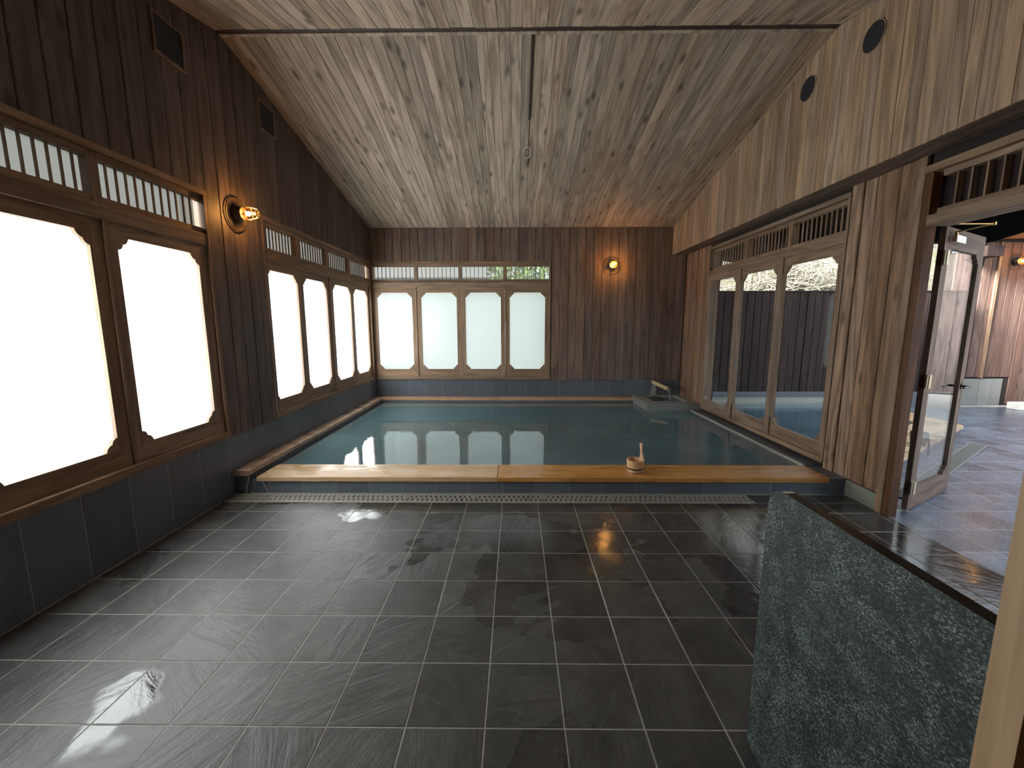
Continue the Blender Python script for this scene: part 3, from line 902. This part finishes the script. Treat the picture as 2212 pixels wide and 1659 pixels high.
# ---------------------------------------------------------------- spring basin box, bowl and bamboo spout
sb = empty('spring_basin', (2.62, 3.73, 0.14))
tag(sb, 'square grey stone tile basin in the far right pool corner, under the spout', 'basin')
bxs = MB()
x0, x1, y0, y1, zt = 2.20, 3.045, 3.295, 4.168, 0.243
ix0, ix1, iy0, iy1 = 2.38, 2.93, 3.52, 4.10
for a in (((x0, y0), (ix0, y1)), ((ix1, y0), (x1, y1)), ((ix0, y0), (ix1, iy0)), ((ix0, iy1), (ix1, y1))):
    bxs.box((a[0][0], a[0][1], -0.02), (a[1][0], a[1][1], zt))
bxs.box((ix0, iy0, -0.02), (ix1, iy1, 0.13))
mesh_obj('core', bxs, 'curb', sb)
PBF = lambda a, n, z: (a, 3.295 - n, z)
PBL = lambda a, n, z: (2.20 - n, a, z)
for lo, hi in ((2.19, 2.46), (2.463, 2.74), (2.743, 3.045)):
    mesh_obj('tile', tilebox(PBF, lo + 0.006, hi - 0.002, 0.0, 0.010, 0.08, 0.240), 'boxstone', sb)
for lo, hi in ((3.292, 3.55), (3.556, 3.85), (3.856, 4.165)):
    mesh_obj('tile', tilebox(PBL, lo, hi - 0.006, 0.0, 0.010, 0.08, 0.240), 'boxstone', sb)
def slab(x0_, x1_, y0_, y1_): return beam(x0_ + 0.001, x1_ - 0.001, y0_ + 0.001, y1_ - 0.001, 0.243, 0.254, 0.002)
for q in ((2.19, ix0, 3.285, 4.168), (ix1, 3.045, 3.285, 4.168), (ix0, ix1, 3.285, iy0), (ix0, ix1, iy1, 4.168)):
    mesh_obj('rim_slab', slab(*q), 'boxstone', sb)
mesh_obj('basin_water', MB().box((ix0, iy0, 0.13), (ix1, iy1, 0.215)), 'water', sb)
gl = MB()
gl.box((2.1885, 3.2835, 0.08), (2.1965, 3.2915, 0.2555)).box((2.1885, 3.2835, 0.249), (2.1945, 4.165, 0.2556)).box((2.195, 3.2835, 0.136), (3.04, 3.2865, 0.1425)).box((2.1885, 3.29, 0.136), (2.1905, 4.165, 0.1425))
gl.box((ix0, iy0 - 0.007, 0.250), (ix1, iy0, 0.2558))
mesh_obj('grout_line', gl, 'curb', sb)
bo = mesh_obj('stone_bowl', MB().lathe((2.53, 3.86, 0.20), (0, 0, 1), [(0.10, 0), (0.13, 0.02), (0.14, 0.045), (0.125, 0.055), (0.10, 0.035), (0.0, 0.028)], 24, caps=False), 'bowl', None, None, True)
tag(bo, 'dark round stone bowl lying in the grey corner basin', 'bowl')
bs = empty('bamboo_spout', (2.575, 3.98, 0.25))
tag(bs, 'cut bamboo water spout on a pale stone post over the basin', 'spout')
mesh_obj('post', MB().loft([[(2.535, 4.12, 0.254), (2.625, 4.12, 0.254), (2.625, 4.165, 0.254), (2.535, 4.165, 0.254)],
                            [(2.553, 4.125, 0.44), (2.605, 4.125, 0.44), (2.605, 4.16, 0.44), (2.553, 4.16, 0.44)]]), 'stonepost', bs)
pa, pb_ = Vector((2.555, 4.15, 0.485)), Vector((2.665, 3.68, 0.425))
dd = (pb_ - pa)
mb = MB().lathe(pa, dd, [(0.0, 0.0), (0.030, 0.0), (0.033, 0.02), (0.033, dd.length * 0.45), (0.036, dd.length * 0.47), (0.033, dd.length * 0.49), (0.034, dd.length), (0.027, dd.length), (0.026, dd.length - 0.10), (0.0, dd.length - 0.10)], 18, caps=False)
mesh_obj('bamboo_tube', mb, 'bamboo', bs, None, True)
st = [(2.663, 3.690, 0.402), (2.668, 3.655, 0.392), (2.671, 3.635, 0.360), (2.672, 3.625, 0.31), (2.672, 3.62, 0.214)]
mesh_obj('water_stream', MB().tube(st, [0.014, 0.012, 0.009, 0.008, 0.009], 10), 'stream', bs, None, True)

# ---------------------------------------------------------------- ladle bucket on the coping
lad = empty('ladle_bucket', (1.215, 0.505, 0.159))
tag(lad, 'small round wooden bucket with upright handle standing on the pool edge', 'bucket')
cx_, cy_, z0_ = 1.213, 0.505, 0.159
R0, R1, H_ = 0.070, 0.079, 0.118
ns = 12
for k in range(ns):
    a0_, a1_ = 2 * math.pi * k / ns, 2 * math.pi * (k + 1) / ns - 0.012
    def arc(r, z): return [(cx_ + r * math.cos(a0_ + (a1_ - a0_) * t), cy_ + r * math.sin(a0_ + (a1_ - a0_) * t), z0_ + z) for t in (0, .5, 1)]
    def ringq(z, ro): return arc(ro, z) + list(reversed(arc(ro - 0.011, z)))
    mesh_obj('stave', MB().loft([ringq(0.0, R0), ringq(H_, R1)]), 'bucket', lad)
mesh_obj('bottom', MB().lathe((cx_, cy_, z0_ + 0.012), (0, 0, 1), [(0.060, 0), (0.060, 0.01)], 24), 'bucket', lad)
hr = lambda z: R0 + (R1 - R0) * z / H_
mesh_obj('hoop', MB().lathe((cx_, cy_, z0_), (0, 0, 1), [(hr(.030) + .0005, .030), (hr(.030) + .0035, .032), (hr(.048) + .0035, .046), (hr(.048) + .0005, .048), (hr(.03) - .002, .039), (hr(.030) + .0005, .030)], 32, caps=False), 'hoop', lad, None, True)
mesh_obj('hoop', MB().lathe((cx_, cy_, z0_), (0, 0, 1), [(R0 + .0003, .002), (R0 + .002, .003), (R0 + .002, .009), (R0 + .0003, .010), (R0 - .002, .006), (R0 + .0003, .002)], 32, caps=False), 'hoop', lad, None, True)
# handle: flat board with a knob, rising from the right rear stave
hd = [(0.024, 0.050), (0.026, 0.125), (0.019, 0.150), (0.0125, 0.175), (0.0115, 0.205), (0.014, 0.225), (0.019, 0.243), (0.019, 0.256), (0.012, 0.266)]
ah = math.radians(20)
ux, uy = -math.sin(ah), math.cos(ah)
nx, ny = math.cos(ah), math.sin(ah)
rings = []
for hw, z in hd:
    tilt = -0.10 * max(0, z - 0.12)
    rr_ = R1 - 0.008 + tilt
    px, py = cx_ + nx * rr_, cy_ + ny * rr_
    rings.append([(px + ux * s * hw + nx * t, py + uy * s * hw + ny * t, z0_ + z) for s, t in ((-1, -0.007), (1, -0.007), (1, 0.007), (-1, 0.007))])
mesh_obj('handle', MB().loft(rings), 'bucket', lad)

# ---------------------------------------------------------------- granite partition
sp = MB()
prof = []
xg0, xg1, yg0, yg1, zg = 0.955, 0.989, -1.842, -2.79, 0.982
def corner(cy, cz, r, a0_, a1_, k=8):
    return [(cy + r * math.cos(a0_ + (a1_ - a0_) * i / k), cz + r * math.sin(a0_ + (a1_ - a0_) * i / k)) for i in range(k + 1)]
prof = [(yg1, 0.003), (yg1, zg)]
prof += corner(yg0 - 0.075, zg - 0.075, 0.075, math.pi / 2, 0)
prof += corner(yg0 - 0.022, 0.025, 0.022, 0, -math.pi / 2, 4)
ns_ = len(prof)
vs = [(xg0, p[0], p[1]) for p in prof] + [(xg1, p[0], p[1]) for p in prof]
sp.v = vs
sp.f = [list(range(ns_)), list(range(2 * ns_ - 1, ns_ - 1, -1))]; sp.m = [0, 0]
for i in range(ns_):
    j = (i + 1) % ns_
    sp.f.append([i, j, j + ns_, i + ns_]); sp.m.append(1)
par = mesh_obj('stone_partition', sp, ['granite', 'granite_polished'])
tag(par, 'upright dark green granite slab partition standing on the floor at lower right', 'partition')

# ---------------------------------------------------------------- wall lamps
def lamp(name, label, base, nrm, group='caged bulkhead lamps'):
    base = Vector(base); nrm = Vector(nrm).normalized()
    root = empty(name, base)
    tag(root, label, 'wall lamp', None, group)
    mesh_obj('base', MB().lathe(base, nrm, [(0.0, 0.0), (0.066, 0.0), (0.068, 0.02), (0.062, 0.048), (0.050, 0.058), (0.046, 0.075), (0.0, 0.075)], 24, caps=False), 'lampmetal', root, None, True)
    mesh_obj('ring', MB().ringtube(base + nrm * 0.012 + Vector((0, 0, -0.006)), nrm, 0.140, 0.0050, 40, 6), 'lampmetal', root, None, True)
    jar = mesh_obj('jar', MB().lathe(base, nrm, [(0.043, 0.070), (0.045, 0.09), (0.045, 0.15), (0.038, 0.178), (0.020, 0.192), (0.0, 0.194)], 20, caps=False), 'lampglass', root, None, True)
    bc = base + nrm * 0.118
    mesh_obj('bulb', MB().lathe(base, nrm, [(0.0, 0.098), (0.010, 0.100), (0.018, 0.112), (0.020, 0.124), (0.015, 0.138), (0.0, 0.146)], 14, caps=False), 'bulb', root, None, True)
    mesh_obj('socket', MB().lathe(base, nrm, [(0.014, 0.072), (0.014, 0.099)], 12), 'brass', root)
    cg = MB()
    u = nrm.cross(Vector((0, 0, 1))).normalized(); w_ = nrm.cross(u)
    for k in range(6):
        a = 2 * math.pi * k / 6 + 0.3
        d = u * math.cos(a) + w_ * math.sin(a)
        cg.tube([base + d * 0.050 + nrm * 0.066, base + d * 0.056 + nrm * 0.10, base + d * 0.055 + nrm * 0.155, base + d * 0.040 + nrm * 0.195, base + d * 0.012 + nrm * 0.210], 0.0025, 5)
    for R_, dn in ((0.057, 0.125), (0.030, 0.203), (0.052, 0.075)):
        cg.ringtube(base + nrm * dn, nrm, R_, 0.0025, 24, 5)
    mesh_obj('cage', cg, 'brass', root)
    return root
lamp('wall_lamp', 'lit caged lamp on the left wall between the two windows', (XL + 0.014, 0.69, 2.487), (1, 0, 0))
lamp('wall_lamp', 'lit caged lamp on the back wall boards right of the window', (1.767, YB - 0.018, 2.505), (0, -1, 0))

# ---------------------------------------------------------------- vents
def square_vent(yc, zc_, label):
    s_ = 0.122
    root = empty('wall_vent', (XL, yc, zc_ - s_))
    tag(root, label, 'vent', None, 'square vents on the left wall')
    fr = MB()
    n0, n1, o_ = 0.010, 0.030, 0.016
    for a0_, a1_, z0, z1 in ((-s_ - o_, s_ + o_, -s_ - o_, -s_), (-s_ - o_, s_ + o_, s_, s_ + o_), (-s_ - o_, -s_, -s_, s_), (s_, s_ + o_, -s_, s_)):
        fr.box(PL(yc + a0_, n0, zc_ + z0), PL(yc + a1_, n1, zc_ + z1))
    mesh_obj('frame', fr, 'wood_z', root)
    mesh_obj('mesh_screen', bx(PL, yc - s_, yc + s_, 0.008, 0.019, zc_ - s_, zc_ + s_), 'ventblue', root)
square_vent(0.115, 3.525, 'square dark vent high on the left wall, nearer one at top left')
square_vent(1.300, 3.545, 'square dark vent high on the left wall, above the lamp, further one')
def round_vent(yc, zc_, label):
    r_ = 0.098
    base = Vector((XS - 0.001, yc, zc_))
    root = empty('round_vent', base)
    tag(root, label, 'vent', None, 'round vents in the bulkhead')
    mesh_obj('opening', MB().lathe(base + Vector((-0.002, 0, 0)), (-1, 0, 0), [(r_, 0.0), (r_, 0.003)], 32), 'ventblack', root)
    mesh_obj('rim', MB().ringtube(base + Vector((-0.003, 0, 0)), (1, 0, 0), r_ + 0.003, 0.005, 36, 6), 'wood_soffit', root, None, True)
round_vent(0.290, 3.625, 'round black vent hole in the bulkhead, nearer and higher in view')
round_vent(0.992, 3.632, 'round black vent hole in the bulkhead, further from the viewer')

# ---------------------------------------------------------------- conduit and cable on the ceiling
cw = empty('ceiling_cable', (0.257, 1.5, zc(1.5)))
tag(cw, 'dark conduit and coiled cable running down the ceiling boards from the ridge', 'cable')
def cz_(y_, d): return zc(y_) - d
mesh_obj('conduit', MB().loft([[(0.249, q, cz_(q, 0.004)), (0.267, q, cz_(q, 0.004)), (0.267, q, cz_(q, 0.018)), (0.249, q, cz_(q, 0.018))] for q in (0.725, 1.69)]), 'conduit', cw)
mesh_obj('cord', MB().tube([(0.256, 1.69, cz_(1.69, .012)), (0.2555, 1.9, cz_(1.9, .010)), (0.256, 2.12, cz_(2.12, .012))], 0.0035, 6), 'cable', cw)
nr = Vector((0, -SL, -1)).normalized()
ccen = Vector((0.252, 2.215, cz_(2.215, 0.014)))
u_ = Vector((1, 0, 0)); v_ = nr.cross(u_)
loop = []
for k in range(64):
    a = math.pi / 2 + 2 * math.pi * k / 24
    R_ = 0.055 + 0.006 * math.sin(k * 0.7)
    loop.append(ccen + u_ * math.cos(a) * R_ * 0.8 + v_ * math.sin(a) * R_ * 1.8 + nr * (0.004 + 0.00012 * k))
mesh_obj('coil', MB().tube(loop, 0.0035, 6), 'cable', cw)
mesh_obj('tail', MB().tube([(0.270, 2.29, cz_(2.29, .012)), (0.262, 2.38, cz_(2.38, .016)), (0.250, 2.49, cz_(2.49, .022))], 0.005, 6), 'conduit', cw)

# ---------------------------------------------------------------- outside: terrace, outdoor bath, fence, far wall, planting
XO = 3.22
terr = mesh_obj('floor_outside', MB().box((3.05, -4.5, -0.25), (12.0, 4.6, -0.0008)), 'caulk')
tag(terr, 'wet slate tile terrace outside the open door', 'terrace', 'structure')
PX = [(3.30, 0.42), (6.10, 2.28), (6.16, 3.10), (5.8, 4.1), (3.30, 4.1)]   # outer outline of the outdoor bath
def inpoly(x_, y_, poly):
    c_ = False
    for i in range(len(poly)):
        (xa, ya), (xb, yb) = poly[i], poly[i - 1]
        if (ya > y_) != (yb > y_) and x_ < (xb - xa) * (y_ - ya) / (yb - ya) + xa: c_ = not c_
    return c_
nt_ = 0
xo_ = [3.05] + [3.30 + 0.3 * k for k in range(24)]
for i in range(len(xo_) - 1):
    for j in range(-5, 14):
        y0_, y1_ = 0.045 + 0.305 * j, 0.045 + 0.305 * (j + 1)
        xm, ym = (xo_[i] + xo_[i + 1]) / 2, (y0_ + y1_) / 2
        if xm < XO and not (DR[0] < ym < DR[1] + 0.1): continue
        if all(inpoly(xq, yq, PX) for xq in (xo_[i], xo_[i + 1]) for yq in (y0_, y1_)): continue
        # only what the doorway shows
        d_ = ym - CAM.y
        if d_ < 1.5 or (xm - CAM.x) / d_ > 1.55: continue
        if nt_ > 270: continue
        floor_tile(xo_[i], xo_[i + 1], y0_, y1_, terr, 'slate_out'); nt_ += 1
op = empty('outdoor_pool', (4.6, 2.6, 0))
tag(op, 'outdoor hot spring bath with broad pale wooden rim beyond the glass', 'pool')
def polyprism(poly, z0, z1, inner=None):
    mb = MB()
    if inner is None:
        r = [[(a, b_, z) for a, b_ in poly] for z in (z0, z1)]
        return mb.loft(r)
    L = len(poly) + len(inner); allp = list(poly) + list(inner)
    tris = tessellate_polygon([[Vector((a, b_, 0)) for a, b_ in poly], [Vector((a, b_, 0)) for a, b_ in inner]])
    mb.v = [(a, b_, z1) for a, b_ in allp] + [(a, b_, z0) for a, b_ in allp]
    for t in tris:
        mb.f.append(list(t)); mb.m.append(0); mb.f.append([t[2] + L, t[1] + L, t[0] + L]); mb.m.append(0)
    for s0, cnt in ((0, len(poly)), (len(poly), len(inner))):
        for i in range(cnt):
            a, b_ = s0 + i, s0 + (i + 1) % cnt
            mb.f.append([a, b_, b_ + L, a + L]); mb.m.append(0)
    return mb
PI_ = [(3.34, 0.92), (5.62, 2.45), (5.70, 3.02), (5.50, 3.98), (3.34, 3.98)]
shr = lambda p, k: [(4.7 + (a - 4.7) * k, 2.5 + (b_ - 2.5) * k) for a, b_ in p]
mesh_obj('wall_ring', polyprism(shr(PX, 0.985), 0.0, 0.115, shr(PI_, 1.005)), 'walltile', op)
# rim boards
mesh_obj('rim_board', polyprism([PX[0], PX[1], PI_[1], PI_[0]], 0.117, 0.158), 'hinoki_x', op)
mesh_obj('rim_board', polyprism([PX[1], PX[2], PI_[2], PI_[1]], 0.117, 0.158), 'hinoki_y', op)
mesh_obj('rim_board', polyprism([PX[2], PX[3], PI_[3], PI_[2]], 0.117, 0.158), 'hinoki_y', op)
mesh_obj('back_ledge', MB().box((3.24, 3.985, 0.0), (5.9, 4.19, 0.20)), 'curb', op)
mesh_obj('side_ledge', MB().box((3.225, 0.45, 0.0), (3.335, 4.0, 0.158)), 'walltile', op)
mesh_obj('water', polyprism(shr(PI_, 0.999), -0.3, 0.125), 'water_out', op)
# terrace gutter grate along the bath
gg = empty('gutter_grate', (4.6, 1.1, 0.0))
tag(gg, 'steel gutter grate running beside the outdoor bath on the terrace', 'drain')
e0, e1 = Vector((3.42, 0.36, 0.004)), Vector((5.9, 2.01, 0.004))
dv = (e1 - e0).normalized(); pv = Vector((dv.y, -dv.x, 0))
nb_ = 60
gm = MB()
for k in range(nb_):
    c0 = e0 + dv * ((e1 - e0).length * k / nb_)
    c1 = c0 + dv * 0.026
    gm.loft([[c0 + pv * 0.02, c1 + pv * 0.02, c1 + pv * 0.16, c0 + pv * 0.16], [q + Vector((0, 0, 0.008)) for q in (c0 + pv * 0.02, c1 + pv * 0.02, c1 + pv * 0.16, c0 + pv * 0.16)]])
for q in (0.01, 0.155):
    gm.loft([[e0 + pv * q, e1 + pv * q, e1 + pv * (q + 0.014), e0 + pv * (q + 0.014)], [v + Vector((0, 0, 0.009)) for v in (e0 + pv * q, e1 + pv * q, e1 + pv * (q + 0.014), e0 + pv * (q + 0.014))]])
go_ = mesh_obj('grate_bars', gm, 'boxstone', gg)
go_['kind'] = 'stuff'
# dark bucket standing by the outdoor bath
hb = empty('dark_bucket', (4.65, 1.40, 0.159))
tag(hb, 'dark bucket standing on the rim of the outdoor bath, seen through the door glass', 'bucket')
mesh_obj('body', MB().lathe((4.65, 1.40, 0.159), (0, 0, 1), [(0.0, 0.0), (0.065, 0.0), (0.080, 0.14), (0.072, 0.14), (0.060, 0.012), (0.0, 0.012)], 20, caps=False), 'hoop', hb, None, True)
mesh_obj('strap', MB().tube([(4.685, 1.332, 0.285), (4.695, 1.318, 0.16), (4.690, 1.308, 0.05)], 0.010, 6), 'blacksteel', hb)

fence = mesh_obj('fence', MB().box((3.22, 4.225, 0.0), (7.9, 4.30, 2.03)), 'dark')
tag(fence, 'tall dark board fence behind the outdoor bath', 'fence')
x = 3.23
while x < 7.85:
    mesh_obj('board', plank(lambda a, n, z: (a, 4.222 - n, z), x + 0.003, x + 0.128, 0, 0.012 + random.uniform(0, .01), 0.30, 2.06), 'fence', fence)
    x += 0.131
mesh_obj('cap_rail', MB().box((3.22, 4.19, 2.055), (7.9, 4.31, 2.075)), 'fence', fence)
mesh_obj('base_tile', MB().box((3.22, 4.20, 0.0), (7.9, 4.226, 0.30)), 'walltile', fence)

fw_ = mesh_obj('wall_outside', MB().box((7.9, 4.47, 0.0), (12.0, 4.62, 2.95)), 'dark')
tag(fw_, 'reddish board wall at the far end of the terrace, grey tiles at its foot', 'wall', 'structure')
x = 7.9
while x < 12.0:
    z0 = 0.535 if x < 9.05 else 0.03
    mesh_obj('board', plank(lambda a, n, z: (a, 4.468 - n, z), x + 0.004, x + 0.156, 0, 0.014 + random.uniform(0, .012), z0, 2.92), 'fence_warm', fw_)
    x += 0.16
for a, b_ in ((8.20, 8.66), (8.664, 8.89), (8.894, 9.08)):
    mesh_obj('tile', tilebox(lambda a_, n, z: (a_, 4.468 - n, z), a, b_, 0, 0.012, 0.0, 0.50), 'boxstone', fw_)
mesh_obj('corner_batten', MB().box((8.62, 4.42, 0.52), (8.665, 4.47, 2.92)), 'frame_z', fw_)
ew_ = mesh_obj('wall_east_added', MB().box((11.2, -4.5, 0.0), (11.35, 4.47, 2.95)), 'dark')  # unseen wall added to darken the reflection in the open door's glass
tag(ew_, 'unseen board wall added on the far right, reflected in the door glass', 'wall', 'structure')
y = -4.5
while y < 4.46:
    mesh_obj('board', plank(lambda a, n, z: (11.198 - n, a, z), y + 0.004, min(y + 0.236, 4.46), 0, 0.014 + random.uniform(0, .012), 0.03, 2.92), 'wood_left', ew_)
    y += 0.24
lamp('wall_lamp', 'lit caged lamp on the far terrace wall, seen through the doorway', (8.93, 4.44, 2.585), (0, -1, 0))
fr_ = mesh_obj('roof_outside', MB().loft([[(7.7, 3.2, 3.12), (12.2, 3.2, 3.12), (12.2, 4.8, 2.95), (7.7, 4.8, 2.95)], [(7.7, 3.2, 3.2), (12.2, 3.2, 3.2), (12.2, 4.8, 3.03), (7.7, 4.8, 3.03)]]), 'fence_warm')
tag(fr_, 'warm lit wooden roof underside above the far terrace lamp', 'roof', 'structure')
mesh_obj('beam_end', MB().box((8.02, 4.08, 2.63), (8.30, 4.46, 2.80)), 'fence', fr_)
wbk = mesh_obj('wooden_block', MB().loft([[(8.92, 4.02, 0.005), (9.38, 4.02, 0.005), (9.38, 4.20, 0.005), (8.92, 4.20, 0.005)], [(8.92, 4.02, 0.12), (9.38, 4.02, 0.12), (9.38, 4.20, 0.12), (8.92, 4.20, 0.12)]]), 'whiteblock')
tag(wbk, 'pale wooden block lying on the terrace at the foot of the far wall', 'block')
eave = mesh_obj('eave', MB().loft([[(3.22, 2.26, 2.64), (4.15, 2.26, 2.50), (4.15, 2.26, 2.56), (3.22, 2.26, 2.72)], [(3.22, YB, 2.64), (4.15, YB, 2.50), (4.15, YB, 2.56), (3.22, YB, 2.72)]]), 'dark')
tag(eave, 'dark eave underside above the door outside', 'eave', 'structure')
canopy = mesh_obj('roof_canopy', MB().loft([[(3.23, YN, z_), (3.65, YN, z_), (6.02, 2.25, z_), (3.23, 2.25, z_)] for z_ in (2.505, 2.63)]), 'black')  # shade of the underside put in as black
tag(canopy, 'canopy roof just outside the open door, its shaded underside coloured black', 'roof', 'structure')
rafters = [mesh_obj('rafter', MB().loft([[(3.22, q, 2.58), (4.12, q, 2.445), (4.12, q, 2.50), (3.22, q, 2.64)], [(3.22, q + 0.04, 2.58), (4.12, q + 0.04, 2.445), (4.12, q + 0.04, 2.50), (3.22, q + 0.04, 2.64)]]), 'fence', eave) for q in [2.3 + 0.45 * k for k in range(4)]]

gr = mesh_obj('ground', MB().box((-40, -40, -0.4), (40, 40, -0.26)), 'ground')
tag(gr, 'bare earth around the bath house', 'ground', 'structure')
hl = MB()
nx_, ny_ = 34, 14
def hz(x_, y_): return -0.3 + max(0, y_ - 4.9) * 0.92 + 0.5 * math.sin(x_ * 0.9 + y_) * min(1, (y_ - 4.6) * 0.6) + 0.25 * math.sin(x_ * 2.3 - y_ * 1.7)
rows = [[(2.6 + 19.0 * i / nx_, 4.75 + 9.0 * j / ny_, hz(2.6 + 19.0 * i / nx_, 4.75 + 9.0 * j / ny_)) for i in range(nx_ + 1)] for j in range(ny_ + 1)]
hl.loft(rows, 0, False)
ho = mesh_obj('hillside', hl, 'hill', None, None, True)
tag(ho, 'pale dry hillside rising behind the fence', 'hillside', 'structure')
def shrub(x_, y_, n_, h_, seed):
    rnd = random.Random(seed)
    mb = MB()
    z_ = hz(x_, y_) - 0.1
    for k in range(n_):
        p = Vector((x_ + rnd.uniform(-.4, .4), y_ + rnd.uniform(-.2, .2), z_ + rnd.uniform(0, h_ * 0.4)))
        d = Vector((rnd.uniform(-1, 1), rnd.uniform(-0.5, 0.5), rnd.uniform(0.0, 1.0))).normalized()
        pts = [p.copy()]
        for s_ in range(6):
            d = (d + Vector((rnd.uniform(-.6, .6), rnd.uniform(-.5, .5), rnd.uniform(-.55, .4)))).normalized()
            p = p + d * rnd.uniform(0.12, 0.28)
            pts.append(p.copy())
        r0 = rnd.choice((0.006, 0.008, 0.011, 0.016))
        mb.tube(pts, [r0 * (1 - 0.12 * q) for q in range(7)], 4)
    o = mesh_obj('bare_shrub', mb, 'twig', None, (x_, y_, z_), fixn=False)
    tag(o, 'tangled leafless pale shrub above the fence', 'shrub', None, 'bare shrubs on the hillside')
rr = random.Random(3)
for k, (x_, y_) in enumerate([(4.4, 5.9), (5.3, 6.0), (6.2, 5.9), (7.0, 6.1), (5.0, 7.0), (6.0, 7.2), (7.0, 7.4), (8.0, 7.6)]):
    shrub(x_, y_, 95, 1.6, 100 + k)

# neighbour house and tree behind the back window, seen blurred through its transom
hs_ = empty('house', (-3.4, 10.5, -0.3))
tag(hs_, 'pale neighbouring house blurred behind the back transom', 'house')
mesh_obj('house_wall', MB().box((-6.5, 10, -0.3), (-0.4, 13, 2.9)), 'housewall', hs_)
mesh_obj('house_roof', MB().loft([[(-7, 9.5, 2.9), (0.1, 9.5, 2.9), (0.1, 13.5, 2.9), (-7, 13.5, 2.9)], [(-6.5, 11, 4.4), (-0.4, 11, 4.4), (-0.4, 12, 4.4), (-6.5, 12, 4.4)]]), 'houseroof', hs_)
tr_ = empty('tree', (1.6, 8.4, -0.3))
tag(tr_, 'leafy green tree blurred behind the back transom', 'tree')
mesh_obj('trunk', MB().tube([(1.6, 8.4, -0.3), (1.65, 8.4, 1.2), (1.55, 8.45, 2.6)], [0.14, 0.11, 0.07], 10), 'twig', tr_)
lf = MB()
rnd = random.Random(11)
for k in range(5200):
    while True:
        q = Vector((rnd.uniform(-1, 1), rnd.uniform(-1, 1), rnd.uniform(-1, 1)))
        if 0.35 < q.length < 1: break
    c0 = Vector((1.6, 8.5, 2.7)) + Vector((q.x * 2.3, q.y * 1.3, q.z * 1.9))
    a = Vector((rnd.gauss(0, 1), rnd.gauss(0, 1), rnd.gauss(0, 1))).normalized() * 0.10
    b_ = a.cross(Vector((rnd.gauss(0, 1), rnd.gauss(0, 1), rnd.gauss(0, 1)))).normalized() * 0.05
    lf.add([c0 - a, c0 + b_, c0 + a, c0 - b_], [(0, 1, 2, 3)])
fo = mesh_obj('foliage', lf, 'leaf', tr_, fixn=False)
fo['kind'] = 'stuff'

# ---------------------------------------------------------------- steam hanging over the pool
def steam():
    m = bpy.data.materials.new('thin_steam'); m.use_nodes = True
    nt = m.node_tree
    nt.nodes.remove(nt.nodes['Principled BSDF'])
    v = nt.nodes.new('ShaderNodeVolumeScatter')
    v.inputs['Color'].default_value = (1, 1, 1, 1)
    v.inputs['Density'].default_value = STEAM
    v.inputs['Anisotropy'].default_value = 0.35
    nt.links.new(v.outputs[0], nt.nodes['Material Output'].inputs['Volume'])
    return m
M['steam'] = steam()
so_ = mesh_obj('steam', MB().box((XL + 0.26, 0.62, 0.262), (2.72, 3.94, 3.05)), 'steam')
tag(so_, 'thin white steam hanging over the hot pool water', 'steam', 'stuff')
